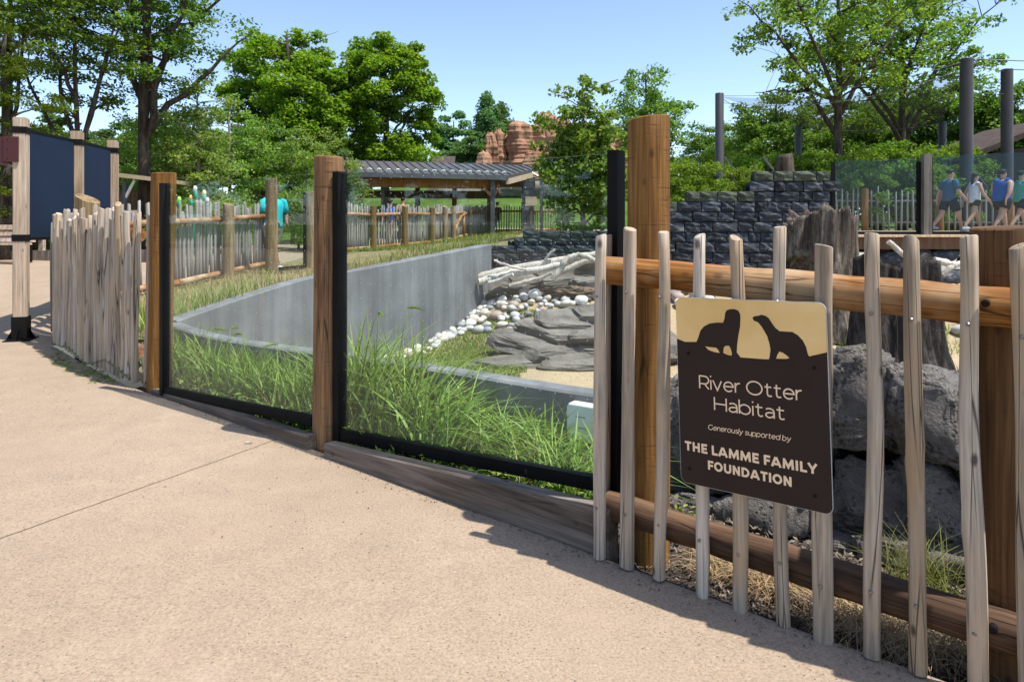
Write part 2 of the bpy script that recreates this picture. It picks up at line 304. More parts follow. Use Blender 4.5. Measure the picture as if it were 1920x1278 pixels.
# river stones: each its own tone
RIV = {}
for cn, cc in (('white', (0.62, 0.60, 0.56)), ('pale grey', (0.42, 0.41, 0.39)), ('slate blue', (0.27, 0.285, 0.30)), ('cream', (0.54, 0.49, 0.41)), ('pinkish brown', (0.37, 0.28, 0.225)), ('dark grey', (0.17, 0.165, 0.16))):
    t = NT(cn.replace(' ', '_') + '_river_stone'); v = t.coords(); n = t.noise(v, 4.0, 5); t.col(t.mix(0.55, (*cc, 1), t.ramp(n, [(0.3, (0.7, 0.7, 0.7)), (0.7, (1.2, 1.2, 1.2))]), 'MULTIPLY')); RIV[cn] = t.fin(0.6, 0.3)
def m_bark(name, a, b):
    t = NT(name); v = t.coords((9, 9, 1.6)); n = t.noise(v, 1.0, 5, 0.7, 0.5); t.col(t.ramp(n, [(0.35, a), (0.65, b)])); t.bump(n, 0.8, 0.03); return t.fin(0.9, 0.1)
M['bark'] = m_bark('grey_brown_bark', (0.028, 0.022, 0.017), (0.115, 0.092, 0.072))
M['bark_pale'] = m_bark('pale_bark', (0.16, 0.13, 0.09), (0.34, 0.29, 0.22))
M['leaf_locust'] = m_leaf('locust_leaves', (0.0538, 0.1176, 0.0269), (0.0974, 0.1882, 0.0336), (0.1932, 0.2604, 0.0370))
M['leaf_maple'] = m_leaf('maple_leaves', (0.0814, 0.1776, 0.0178), (0.1407, 0.2591, 0.0207), (0.2369, 0.3479, 0.0296))
M['leaf_under'] = m_leaf('understory_leaves', (0.0941, 0.1786, 0.0376), (0.1786, 0.2822, 0.0660), (0.3106, 0.3763, 0.0846))
M['leaf_pine'] = m_leaf('cedar_leaves', (0.04, 0.075, 0.008), (0.075, 0.12, 0.010), (0.13, 0.17, 0.014))
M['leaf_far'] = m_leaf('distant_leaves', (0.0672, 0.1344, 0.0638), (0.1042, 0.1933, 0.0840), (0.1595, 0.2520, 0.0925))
M['leaf_light'] = m_leaf('light_green_leaves', (0.0709, 0.1288, 0.0258), (0.1288, 0.2126, 0.0321), (0.2190, 0.2962, 0.0451))
M['leaf_bush'] = m_leaf('bright_bush_leaves', (0.08, 0.15, 0.02), (0.13, 0.22, 0.022), (0.19, 0.27, 0.03))
M['leaf_birch'] = m_leaf('glossy_birch_leaves', (0.0759, 0.1518, 0.0253), (0.1392, 0.2340, 0.0380), (0.2404, 0.3289, 0.0633))
M['grass'] = m_leaf('tall_grass_blades', (0.0648, 0.1296, 0.0181), (0.1490, 0.2398, 0.0337), (0.3240, 0.4018, 0.1102), 0.3)
M['grass_dry'] = m_leaf('dry_grass_blades', (0.30, 0.235, 0.11), (0.42, 0.345, 0.185), (0.26, 0.24, 0.09), 0.2)
M['grass_berm'] = m_leaf('berm_grass_blades', (0.10, 0.14, 0.025), (0.22, 0.21, 0.07), (0.14, 0.19, 0.03), 0.25)
M['grass_lawn'] = m_leaf('short_lawn_blades', (0.08, 0.14, 0.015), (0.13, 0.20, 0.022), (0.19, 0.25, 0.04), 0.25)
M['straw'] = m_leaf('straw_blades', (0.22, 0.15, 0.08), (0.35, 0.25, 0.13), (0.46, 0.34, 0.19), 0.1)
M['chips'] = m_leaf('mulch_chip_wood', (0.05, 0.04, 0.034), (0.12, 0.095, 0.075), (0.26, 0.20, 0.15), 0.02)
M['roof'] = m_plain('grey_standing_seam_metal', (0.095, 0.088, 0.088), 0.55, 0.3, 0.2, var=0.06, scale=1)
M['seam'] = m_plain('dark_roof_seam', (0.085, 0.075, 0.075), 0.45, 0.5, 0.3)
M['shelter_roof'] = m_plain('brown_shingle_roof', (0.075, 0.058, 0.05), 0.85, 0.1, var=0.3, scale=3)
M['interior_shade'] = m_plain('painted_interior_shade', (0.012, 0.009, 0.008), 0.9)  # near-black colour stands for the shade inside the shelter and the rock opening
M['fascia'] = m_plain('pale_wood_fascia', (0.45, 0.34, 0.22), 0.7)
t = NT('fine_aviary_netting'); tr = t('BsdfTransparent'); t.col((0.05, 0.055, 0.06)); mx = t('MixShader', i_0=0.34); t.l.new(tr.outputs[0], mx.inputs[1]); t.l.new(t.b.outputs[0], mx.inputs[2]); t.l.new(mx.outputs[0], t.out.inputs[0]); M['net'] = t.m
# ---------------------------------------------------------------- the ground, as plan regions with heights
FRONT = [(5.2, -0.95), (1.365, 2.251), (0.999, 2.543), (0.684, 2.815), (0.34, 3.107), (-0.128, 3.52), (-1.23, 4.47), (-1.45, 4.66), (-3.22, 6.06),
         (-3.585, 6.36), (-4.57, 7.30), (-5.61, 8.32), (-6.2, 9.2), (-6.4, 10.1), (-6.2, 11.0), (-5.98, 11.8), (-5.78, 14.9), (-5.6, 17), (-4.78, 22), (-3.95, 23.5),
         (-3.25, 25.7), (-2.75, 28.8), (-2.3, 33), (-1.35, 38.3), (3, 38.4), (7, 38)]
NEAR = [(-3.72, 7.44), (-2.61, 6.31), (-0.675, 5.08), (0.623, 4.2), (1.6, 3.95), (3.4, 3.3), (6.5, 2.2), (25, 1)]
FARW = [(-3.72, 7.44), (-3.29, 8.25), (-2.74, 9.05), (-2.26, 9.35), (-1.636, 9.97), (-0.47, 12.5)]
FARW_TOP = [0.46, 0.63, 0.80, 0.87, 0.974, 1.14]
BACKW = [(-0.47, 12.6), (2.3, 13.4), (6.3, 13.5), (6.6, 13.95), (25, 13.95)]
ISLAND = FRONT + [(25, 38), (25, -0.95)]
ENCL = NEAR + BACKW[::-1] + FARW[::-1]
PLANT = FRONT[:10] + NEAR + [(25, -0.95)]
PAVE = [(-40, -5), (9.9, -5)] + FRONT + [(7, 43), (-7, 43), (-9.5, 30), (-12, 19.5), (-14.5, 16.6), (-40, 16)]
def inside(p, poly):
    x, y = p[0], p[1]; r = False; n = len(poly); j = n - 1
    for i in range(n):
        xi, yi = poly[i]; xj, yj = poly[j]
        if (yi > y) != (yj > y) and x < (xj - xi) * (y - yi) / (yj - yi) + xi: r = not r
        j = i
    return r
HP = np.array([(0, 0, 0), (-3, 2, 0), (-8, 2, 0), (-14, 4, 0.05), (-30, 0, 0.1), (4, -3, 0), (-1, 4.2, 0), (-3.3, 6.2, 0), (-4.6, 7.2, 0.0), (-5.7, 8.3, 0.03), (-7.5, 6.5, 0), (-6.3, 8.9, 0.03), (-9.5, 9.5, 0.12),
      (-6.3, 10, 0.22), (-5.95, 11.7, 0.38), (-5.7, 15, 0.5), (-7.5, 13, 0.42), (-4.6, 22, 0.64), (-3.8, 23.4, 0.70), (-2.6, 28.7, 0.8), (-2.1, 32.7, 0.92), (-1.1, 37.9, 1.06), (1, 38, 1.09), (8, 39, 1.2),
      (-12, 14, 0.5), (-14, 17, 0.62), (-25, 18, 0.6), (-10, 24, 0.75), (-20, 30, 1.0), (-12, 45, 1.3), (1, 45, 1.3), (-7, 58, 3.9), (0, 58, 4.1), (8, 58, 4.0), (0, 75, 5.5), (-10, 75, 5.5), (14, 75, 5.0),
      (1, 15.5, 1.25), (3, 18, 1.2), (8, 20, 1.25), (15, 20, 1.25), (20, 40, 1.3), (8, 30, 1.2), (25, 15, 1.25), (30, 5, 0.8), (12, 5, 0.2), (40, 60, 2.0), (-40, 60, 2.0), (-60, 20, 1.0), (0, 150, 5), (-150, 100, 4), (150, 100, 4), (60, -60, 0), (-60, -60, 0)])
BP = np.array([(-3.72, 7.46, 0.42), (-3.29, 8.27, 0.58), (-2.74, 9.15, 0.75), (-2.26, 9.45, 0.82), (-1.64, 10.05, 0.93), (-1.0, 11.4, 1.0), (-0.47, 12.7, 1.08), (-4.6, 11.2, 0.5), (-3.4, 13.5, 0.58), (-4.3, 12.6, 0.5), (-4.6, 14.2, 0.48), (-2.6, 17, 0.85), (-4.4, 7.8, 0.12), (-5.2, 8.6, 0.12), (-0.5, 20, 1.05), (0.5, 28, 1.1), (1.5, 14.2, 1.28), (2, 34, 1.1), (-3.45, 6.6, 0.1), (-4.3, 9.3, 0.42)])
HPB = np.vstack([HP, BP])
def idw(x, y, P, p=3.2):
    d = np.sqrt((P[:, 0] - x) ** 2 + (P[:, 1] - y) ** 2) + 1e-3; w = d ** -p; return float((w * P[:, 2]).sum() / w.sum())
def sstep(a, b, x): t = min(1, max(0, (x - a) / (b - a))); return t * t * (3 - 2 * t)
def H(x, y): return idw(x, y, HP)
def HB(x, y): return idw(x, y, HPB)
def HE(x, y):
    z = -0.4 + 0.68 * sstep(9.8, 12.3, y) * (0.45 + 0.55 * sstep(-1.2, 0.4, x)) + 0.05 * noise.noise(Vector((x * 0.8, y * 0.8, 0)))
    return z + (0.25 * sstep(7.5, 4.5, y) * sstep(2, 4, x))
def HPL(x, y): return -0.05 + 0.03 * noise.noise(Vector((x * 2.5, y * 2.5, 3)))
pts = []; edges = []
def addpoly(poly, closed=True):
    o = len(pts)
    dens = []
    n = len(poly)
    for i in range(n if closed else n - 1):
        a, b = Vector(poly[i]), Vector(poly[(i + 1) % n]); L = (b - a).length; k = max(1, int(L / (0.6 if a.length < 20 else 5)))
        for j in range(k): dens.append(a.lerp(b, j / k))
    if not closed: dens.append(Vector(poly[-1]))
    pts.extend(dens); m = len(dens)
    edges.extend([(o + i, o + (i + 1) % m) for i in range(m if closed else m - 1)])
addpoly(ISLAND); addpoly(NEAR, False); addpoly(FARW, False); addpoly(BACKW, False); addpoly(PAVE)
rg = random.Random(5)
for x in np.arange(-8, 9, 0.45):
    for y in np.arange(0.3, 16, 0.45): pts.append(Vector((x + rg.uniform(-.1, .1), y + rg.uniform(-.1, .1))))
for x in np.arange(-40, 41, 2.0):
    for y in np.arange(-12, 82, 2.0):
        if not (-8 < x < 9 and 0 < y < 16): pts.append(Vector((x + rg.uniform(-.3, .3), y + rg.uniform(-.3, .3))))
for x in (-900, -400, -200, -100, -60, 60, 100, 200, 400, 900):
    for y in (-300, -100, -40, 0, 40, 90, 140, 250, 500, 1200): pts.append(Vector((x + .3, y + .7)))
for x in (-30, -10, 10, 30):
    for y in (-300, -100, -40, 95, 140, 250, 500, 1200): pts.append(Vector((x + .1, y + .2)))
cv, ce, cf = geometry.delaunay_2d_cdt(pts, edges, [], 0, 1e-4)[:3]
regs = {'pavement': [], 'planting_bed': [], 'enclosure_ground': [], 'grass_bank': [], 'ground': []}
for f in cf:
    c = (sum(cv[i].x for i in f) / len(f), sum(cv[i].y for i in f) / len(f))
    if inside(c, ENCL): k = 'enclosure_ground'
    elif inside(c, PLANT): k = 'planting_bed'
    elif inside(c, ISLAND): k = 'grass_bank'
    elif inside(c, PAVE): k = 'pavement'
    else: k = 'ground'
    regs[k].append(f)
hf = {'pavement': H, 'planting_bed': HPL, 'enclosure_ground': HE, 'grass_bank': HB, 'ground': lambda x, y: H(x, y) - 0.02}
gm = {'pavement': 'pavement', 'planting_bed': 'mulch', 'enclosure_ground': 'sand', 'grass_bank': 'drygrass', 'ground': 'lawn'}
SURF = {}
for k, fs in regs.items():
    idx = {}; vs = []; nf = []
    for f in fs:
        g = []
        for i in f:
            if i not in idx: idx[i] = len(vs); vs.append((cv[i].x, cv[i].y, hf[k](cv[i].x, cv[i].y)))
            g.append(idx[i])
        nf.append(tuple(g))
    if k == 'pavement':     # slab edge
        cnt = {}
        for f in nf:
            for a, b in zip(f, f[1:] + f[:1]): cnt[(a, b)] = 1
        for (a, b) in list(cnt):
            if (b, a) not in cnt:
                o = len(vs); vs += [(vs[a][0], vs[a][1], vs[a][2] - .12), (vs[b][0], vs[b][1], vs[b][2] - .12)]; nf.append((b, a, o, o + 1))
    me = bpy.data.meshes.new(k); me.from_pydata(vs, [], nf); o = link(k, me, M[gm[k]]); SURF[k] = o
    if k != 'pavement': me.polygons.foreach_set('use_smooth', [True] * len(me.polygons))
    structure(o)
# control joints of the pavement
for a, b in (((-60, 1033), (522, 823)), ((-120, 652), (70, 634))):
    p, q = G(*a), G(*b); m = MB(); n = 24; wv = []
    d = (q - p).normalized(); pr = Vector((-d.y, d.x, 0)) * 0.0028
    for i in range(n + 1):
        s = p.lerp(q, i / n) + pr * random.Random(i).uniform(-1.2, 1.2); z = H(s.x, s.y) + .0025; wv += [(s.x - pr.x, s.y - pr.y, z), (s.x + pr.x, s.y + pr.y, z)]
    m.add(wv, [(2 * i, 2 * i + 2, 2 * i + 3, 2 * i + 1) for i in range(n)]).build('joint', M['joint'], SURF['pavement'])

# ---------------------------------------------------------------- posts and glass barrier
def post(name, label, c, zb, zt, r, mat, group, seed, slant=(0.0, 0.0), lean=(0, 0)):
    m = MB(); rnd = random.Random(seed); seg = 28; ring = 14; vs = []
    ph = [rnd.uniform(0, 6) for _ in range(4)]
    for i in range(ring + 1):
        for k in range(seg):
            a = 2 * pi * k / seg; t = i / ring; rr = r * (1 + .012 * sin(3 * a + ph[0] + 2 * t) + .010 * sin(5 * a + ph[1]) + .012 * sin(7 * t + ph[2]))
            x, y = rr * cos(a), rr * sin(a); zt2 = zt + slant[0] * x + slant[1] * y
            vs.append((x + lean[0] * t, y + lean[1] * t, zb + (zt2 - zb) * t))
    # eased top edge, then an uneven cut face
    for k in range(seg):
        a = 2 * pi * k / seg; x, y = r * .94 * cos(a), r * .94 * sin(a); vs.append((x + lean[0], y + lean[1], zt + .006 + slant[0] * x + slant[1] * y))
    fs = [(i * seg + k, i * seg + (k + 1) % seg, (i + 1) * seg + (k + 1) % seg, (i + 1) * seg + k) for i in range(ring + 1) for k in range(seg)]
    fs.append(tuple(range((ring + 1) * seg, (ring + 2) * seg)))
    m.add(vs, fs); me = bpy.data.meshes.new(name); me.from_pydata(m.v, [], m.f); o = link(name, me, mat); smooth_angle(o, 35); o.location = (c[0], c[1], 0)
    if label: tag(o, label, 'post', group)
    return o
PA, PB, PC = Vector((0.633, 3.166, 0)), Vector((-1.269, 4.68, 0)), Vector((-3.235, 6.25, 0))
post('timber_post', 'tallest-looking round timber post behind the left end of the otter sign fence', PA, -.15, 1.985, .098, M['post'], 'round posts holding the glass panels', 1, (0.10, -0.05))
post('timber_post', 'round timber post standing between the two glass panels', PB, -.15, 1.96, .098, M['post'], 'round posts holding the glass panels', 2, (-.04, 0.03), (0.012, 0))
post('timber_post', 'round timber post where the curved picket fence meets the glass panel', PC, -.15, 1.965, .105, M['post'], 'round posts holding the glass panels', 3, (0.02, 0.0), (0.05, 0))

def glass_panel(label, p0, p1, zt, zb0, zb1, ch0, ch1, seed, sill):
    """p0 left, p1 right end of the pane; sloping bottom channel; ch0/ch1 = side channel widths"""
    p0, p1 = Vector(p0), Vector(p1); t = thing('glass_barrier', label, 'glass panel', ((p0 + p1) / 2)); d = (p1 - p0).normalized(); n = Vector((-d.y, d.x, 0)); L = (p1 - p0).length
    m = MB(); m.wall(p0, p1, .012, zb0, zt, zb1, zt); pane = m.build('pane', M['glass'], t)
    pane.data.materials.append(M['glass_edge']); pane.data.polygons[1].material_index = 1
    MB().wall(p0, p1, .052, zb0 - .055, zb0 + .012, zb1 - .055, zb1 + .012).build('bottom_channel', M['black'], t)
    for p, s, w, zb in ((p0, 1, ch0, zb0), (p1, -1, ch1, zb1)):
        if w: MB().wall(p - d * s * .02, p + d * s * (w - .02), .075, zb - .06, zt + .012, zb - .06, zt + .012).build('side_channel', M['black'], t)
    # bird-strike dots on the camera side of the pane
    m = MB(); step = .096
    for i in range(int(L / step)):
        for j in range(int((zt - zb0) / step) + 1):
            u = (i + .5) * step; z = zt - .05 - j * step
            if z < zb0 + (zb1 - zb0) * u / L + .03 or u > L - max(.03, ch1 + .01) or u < ch0 + .01: continue
            c = p0 + d * u - n * .0072 + Vector((0, 0, z)); r = .0034
            m.add([c + (d * cos(a) + Vector((0, 0, 1)) * sin(a)) * r for a in [k * pi / 3 for k in range(6)]], [(0, 1, 2, 3, 4, 5)])
    dt = m.build('dot_pattern', M['dot'], t); dt.parent = pane; dt['kind'] = 'stuff'
    (q0, q1, th, b0, t0, b1, t1) = sill; q0, q1 = Vector(q0), Vector(q1); dd = q1 - q0; LL = dd.length; dd.normalize(); nn = Vector((-dd.y, dd.x, 0))
    # timber sill: local Z along the board so the grain follows it
    me = bpy.data.meshes.new('sill_board'); vs = []; K = 9
    for i in range(K):
        f = i / (K - 1); zb_, zt_ = b0 + (b1 - b0) * f, t0 + (t1 - t0) * f; e = .006
        for (y, z) in ((-th / 2, zb_), (th / 2, zb_), (th / 2, zt_ - e), (th / 2 - e, zt_), (-th / 2 + e, zt_), (-th / 2, zt_ - e)): vs.append((z, y, f * LL))
    fs = [(i * 6 + k, i * 6 + (k + 1) % 6, i * 6 + 6 + (k + 1) % 6, i * 6 + 6 + k) for i in range(K - 1) for k in range(6)] + [(5, 4, 3, 2, 1, 0), tuple(range((K - 1) * 6, K * 6))]
    me.from_pydata(vs, [], fs); o = link('sill_board', me, M['board'], t)
    o.matrix_basis = Matrix(((0, nn.x, dd.x, q0.x - t.location.x), (0, nn.y, dd.y, q0.y - t.location.y), (1, 0, 0, 0), (0, 0, 0, 1)))
    bm = bmesh.new(); bm.from_mesh(me); bmesh.ops.recalc_face_normals(bm, faces=bm.faces); bm.to_mesh(me); bm.free()
    return t
s0, s1 = G(288, 730, .03), onfence(581, 2.70); s1 = Vector((s1.x, s1.y, 0))
glass_panel('larger-looking clear glass panel right of the middle post, above tall grass', (-1.165, 4.595, 0), (.505, 3.268, 0), 1.842, .115, .268, .06, .055, 1,
            (onfence(618, 2.655), onfence(1150, 2.655), .085, -.14, .088, -.14, .228))
glass_panel('clear glass panel between the curved picket fence and the middle post', (-3.03, 5.955, 0), (-1.368, 4.725, 0), 1.848, .078, .165, .05, 0, 2,
            (onfence(292, 2.66) , onfence(585, 2.66), .085, -.12, .034, -.12, .092))

# ---------------------------------------------------------------- pickets
def picket_mesh(seed, L, r, seg=9, rings=11, wob=.012, cut=.35):
    rnd = random.Random(seed); ax, ay, p1, p2 = rnd.uniform(-1, 1) * wob, rnd.uniform(-1, 1) * wob, rnd.uniform(0, 6), rnd.uniform(0, 6)
    vs = []; ca = rnd.uniform(0, 2 * pi); cs = cut * rnd.uniform(.2, 1); lobe = rnd.uniform(0, 6)
    kn = [(rnd.uniform(.1, .95), rnd.uniform(0, 6.28)) for _ in range(3)]
    for i in range(rings):
        t = i / (rings - 1); cx = ax * sin(t * 5 + p1) + ax * .5 * sin(t * 11 + p2); cy = ay * sin(t * 4.3 + p2) + ay * .5 * sin(t * 9 + p1)
        rr = r * (1.06 - .14 * t + .05 * sin(7 * t + p1))
        for k in range(seg):
            a = 2 * pi * k / seg; q = rr * (1 + .06 * cos(2 * a + lobe) + .05 * cos(3 * a + p2 + t))
            for (kt, ka) in kn: q += r * .22 * math.exp(-((t - kt) / .025) ** 2 - (min(abs(a - ka), 6.283 - abs(a - ka)) / .5) ** 2)
            x, y = q * cos(a), q * sin(a); z = t * L
            if i == rings - 1: z += cs * (x * cos(ca) + y * sin(ca))
            if i == 0: z += .25 * cs * (x * cos(ca + 1) + y * sin(ca + 1))
            vs.append((x + cx, y + cy, z))
    o = len(vs)
    for k in range(seg):
        x, y, z = vs[(rings - 1) * seg + k]; cx = sum(vs[(rings - 1) * seg + j][0] for j in range(seg)) / seg; cy = sum(vs[(rings - 1) * seg + j][1] for j in range(seg)) / seg
        vs.append((cx + (x - cx) * .86, cy + (y - cy) * .86, z + .004))
    fs = [(i * seg + k, i * seg + (k + 1) % seg, (i + 1) * seg + (k + 1) % seg, (i + 1) * seg + k) for i in range(rings) for k in range(seg)]
    fs += [tuple(range(o, o + seg)), tuple(reversed(range(seg)))]
    me = bpy.data.meshes.new('picket'); me.from_pydata(vs, [], fs); return me
def add_picket(me, parent, bottom, top, mat, spin=0.0):
    o = link('picket', me, mat, parent); d = Vector(top) - Vector(bottom)
    o.rotation_mode = 'QUATERNION'; o.rotation_quaternion = d.to_track_quat('Z', 'Y') @ Matrix.Rotation(spin, 4, 'Z').to_quaternion(); o.location = Vector(bottom) - parent.location; return o
PRC, RLC, PSC = 2.59, 2.685, 2.84      # pickets, rails and posts of the sign fence lie at these distances
fence = thing('picket_fence', 'weathered picket fence with the dark sign on it, close to the camera', 'fence', (onfence(1500, PRC)))
pk = [(1127, 443, 1123, 1045, 26, PRC), (1138, 444, 1133, 1022, 22, PRC + .17), (1181, 430, 1176, 1062, 26, PRC), (1243, 436, 1240, 1083, 26, PRC), (1312, 443, 1316, 1117, 26, PRC), (1381, 447, 1391, 1147, 29, PRC),
      (1460, 427, 1467, 1170, 25, PRC), (1545, 462, 1543, 1212, 35, PRC), (1637, 440, 1636, 1230, 31, PRC), (1709, 448, 1722, 1260, 32, PRC), (1814, 445, 1832, 1320, 37, PRC), (1914, 463, 1932, 1370, 36, PRC), (2030, 450, 2035, 1420, 38, PRC)]
for i, (xt, yt, xb, yb, w, c) in enumerate(pk):
    b = onfence(xb, c); tp = onfence(xt, c); b.z = CAMZ - (yb - HZ) * b.y / FP; tp.z = CAMZ - (yt - HZ) * tp.y / FP
    r = w * b.y / FP / 2 * .93; me = picket_mesh(100 + i, (tp - b).length, r, 14, 20, .0065, .5); o = add_picket(me, fence, b, tp, M['picket'], i * 1.7); smooth_angle(o, 42)
    if c == PRC:   # screws into both rails
        for yz in (0.185, 0.84):
            q = b.lerp(tp, 1 - yz) - FN * (r + .003)
            m = MB(); m.tube([q + FN * .01, q, q - FN * .003], [.006, .0065, .004], 8); so_ = m.build('screw', M['screw'], fence); so_.parent = o; so_.matrix_parent_inverse = o.matrix_basis.inverted()
rl = [(onfence(1136, RLC), 1.286, onfence(2060, RLC), 1.243)]
a, b = onfence(1139, RLC), onfence(2060, RLC); a.z = CAMZ - (505 - HZ) * a.y / FP; b.z = CAMZ - (594 - HZ) * b.y / FP
ru = log_between('rail', a, b, .062, M['rail'], fence, 20, .004, 4, 16, .066)
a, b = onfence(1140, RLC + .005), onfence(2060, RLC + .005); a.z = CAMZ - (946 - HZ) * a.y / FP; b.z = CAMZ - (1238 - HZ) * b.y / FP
log_between('rail', a, b, .062, M['rail_shaded'], fence, 20, .004, 5, 16, .066)
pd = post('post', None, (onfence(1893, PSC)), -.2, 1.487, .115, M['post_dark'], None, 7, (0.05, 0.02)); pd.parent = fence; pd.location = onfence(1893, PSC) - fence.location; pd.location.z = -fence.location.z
for px, py in ((1848, 568), (1862, 1178)):
    q = onfence(px, RLC - .064); q.z = CAMZ - (py - HZ) * q.y / FP; m = MB(); m.tube([q + FN * .02, q - FN * .006, q - FN * .009], [.0125, .0125, .008], 10); m.build('bolt', M['black'], fence)

# curved picket fence left of the glass
lf = thing('picket_fence', 'weathered curved picket fence left of the glass, pickets set close together', 'fence', (-4.6, 7.35, 0))
front = [(285, 405, 274, 722, 17, .30)]
tops = [(281, 0), (262, 400), (248, 385), (236, 389), (226, 387), (213, 383), (203, 381), (190, 386), (183, 395), (174, 396), (163, 388), (154, 387), (147, 397), (139, 378), (130, 379), (119, 380), (112, 381), (104, 388)]
bots = [(285, 722), (268, 722), (243, 717), (231, 713), (220, 704), (209, 699), (199, 692), (189, 686), (179, 681), (170, 675), (161, 670), (152, 664), (144, 659), (136, 655), (127, 650), (119, 647), (110, 643), (103, 640)]
curve = [Vector(p) for p in ((-3.38, 6.33), (-3.62, 6.46), (-4.57, 7.36), (-5.61, 8.38), (-6.02, 9.05))]
def along(cv_, s):
    for a, b in zip(cv_, cv_[1:]):
        L = (b - a).length
        if s <= L: return a.lerp(b, s / L), (b - a).normalized()
        s -= L
    return cv_[-1].copy(), (cv_[-1] - cv_[-2]).normalized()
def clen(cv_): return sum((b - a).length for a, b in zip(cv_, cv_[1:]))
lm = [picket_mesh(300 + i, 1.0, .0325, 10, 13, .012, .55) for i in range(9)]
rnd = random.Random(8); s = 0.0; i = 0
while s < clen(curve):
    p, d = along(curve, s); z0 = H(p.x, p.y) + .02; z1 = 1.60 + rnd.uniform(-.07, .1)
    if i == 0: z1 = 1.57
    if i == 1: z1 = 1.60
    o = add_picket(lm[i % 9], lf, (p.x, p.y, z0), (p.x + rnd.uniform(-.015, .03), p.y + rnd.uniform(-.015, .015), z1), M['picket'], rnd.uniform(0, 6)); sc_ = rnd.uniform(.85, 1.25); o.scale = (sc_, sc_, z1 - z0); smooth_angle(o, 42) if i < 9 else None
    s += (.19 if i in (0,) else rnd.uniform(.122, .15)); i += 1
back = FN * .10
for z in (1.40, .28):
    rp = [along(curve, x)[0] for x in (.32, 1.9, 3.45)]
    for a, b in zip(rp, rp[1:]): log_between('rail', (a.x + back.x, a.y + back.y, z), (b.x + back.x, b.y + back.y, z), .07, M['rail'], lf, 14, .004, int(z * 10), 8)
pp = post('post', None, (0, 0), -.1, 1.80, .125, M['post_far'], None, 9, (-.45, 0.1)); pp.parent = lf; pp.location = Vector((-4.93, 7.93, 0)) - lf.location

# generic far picket fence along a line
far_pk = [picket_mesh(400 + i, 1.0, .032, 6, 4, .012, .6) for i in range(6)]
for me in far_pk: me.polygons.foreach_set('use_smooth', [True] * len(me.polygons))
def far_fence(label, cv_, posts, seed, zf, ht=1.40, step=.135, side=1.0, rails=(1.17, .12), posth=1.48, rail_mat='rail', post_mat='post_far', rr=.055, pr=.105, pside=None, pkm='picket_far'):
    cv_ = [Vector(p) for p in cv_]; t = thing('picket_fence', label, 'fence', (cv_[0].x, cv_[0].y, zf(cv_[0].x, cv_[0].y))); rnd = random.Random(seed); s = 0; L = clen(cv_); i = 0
    while s < L:
        p, d = along(cv_, s); z = zf(p.x, p.y); o = add_picket(far_pk[i % 6], t, (p.x, p.y, z + .03), (p.x + rnd.uniform(-.03, .03), p.y + rnd.uniform(-.02, .02), z + ht), M[pkm], rnd.uniform(0, 6))
        o.scale = (rnd.uniform(.85, 1.15), rnd.uniform(.85, 1.15), ht * rnd.uniform(.93, 1.07)); s += step * rnd.uniform(.85, 1.15); i += 1
    pside = side if pside is None else pside
    for a, b in zip(cv_, cv_[1:]):
        d = (b - a).normalized(); n = Vector((-d.y, d.x)) * side * (.035 + rr)
        for z in rails: log_between('rail', (a.x + n.x, a.y + n.y, zf(a.x, a.y) + z), (b.x + n.x, b.y + n.y, zf(b.x, b.y) + z), rr, M[rail_mat], t, 10, .004, i + int(z * 9), 4)
    for q in posts:
        p, d = along(cv_, q) if not hasattr(q, '__len__') else (Vector(q[:2]), Vector((1, 0))); n = Vector((-d.y, d.x)) * pside * (.05 + rr + pr) if not hasattr(q, '__len__') else Vector((0, 0))
        x, y = p.x + n.x, p.y + n.y; hh = posth if not (hasattr(q, '__len__') and len(q) > 2) else q[2]
        po = post('post', None, (0, 0), 0, hh, pr, M[post_mat], None, int(x * 7 + y * 3), (rnd.uniform(-.3, .3), rnd.uniform(-.3, .3))); po.parent = t; po.location = Vector((x, y, zf(x, y) - .06)) - t.location
    return t
far_fence('grey picket fence with brown rails seen through the first glass panel', [(-6.15, 9.15), (-6.28, 10.1), (-6.08, 11.0), (-5.85, 11.8), (-5.62, 14.9), (-5.53, 15.9)], [(-5.48, 13.2)], 21, lambda x, y: HB(x, y), side=-1.0, pside=-1)
far_fence('long grey picket fence with thick posts in front of the open pavilion', [(-5.0, 20.2), (-4.63, 22), (-3.82, 23.5), (-3.1, 25.65), (-2.6, 28.75), (-2.15, 32.8), (-1.2, 38.0), (3.0, 38.1)], [(-4.45, 21.9), (-3.65, 23.3), (-2.97, 25.5), (-2.65, 27.0), (-2.45, 28.5), (-2.0, 32.5), (-1.05, 37.6), (.9, 37.7)], 22, lambda x, y: H(x, y), side=-1.0)
# arched gate brace in that fence
gt = thing('fence_brace', 'curved brown timber brace between two posts of the far fence', 'brace', (-2.3, 30, H(-2.3, 30)))
m = MB(); m.tube([(-2.42, 29.0, gt.location.z + .35), (-2.36, 29.6, gt.location.z + .75), (-2.26, 30.4, gt.location.z + 1.05), (-2.12, 31.3, gt.location.z + 1.2)], .06, 8); m.build('arch', M['rail'], gt, True)
m = MB(); m.tube([(-2.2, 31.0, gt.location.z), (-2.2, 31.0, gt.location.z + 1.15)], .06, 8); m.build('upright', M['rail'], gt, True)
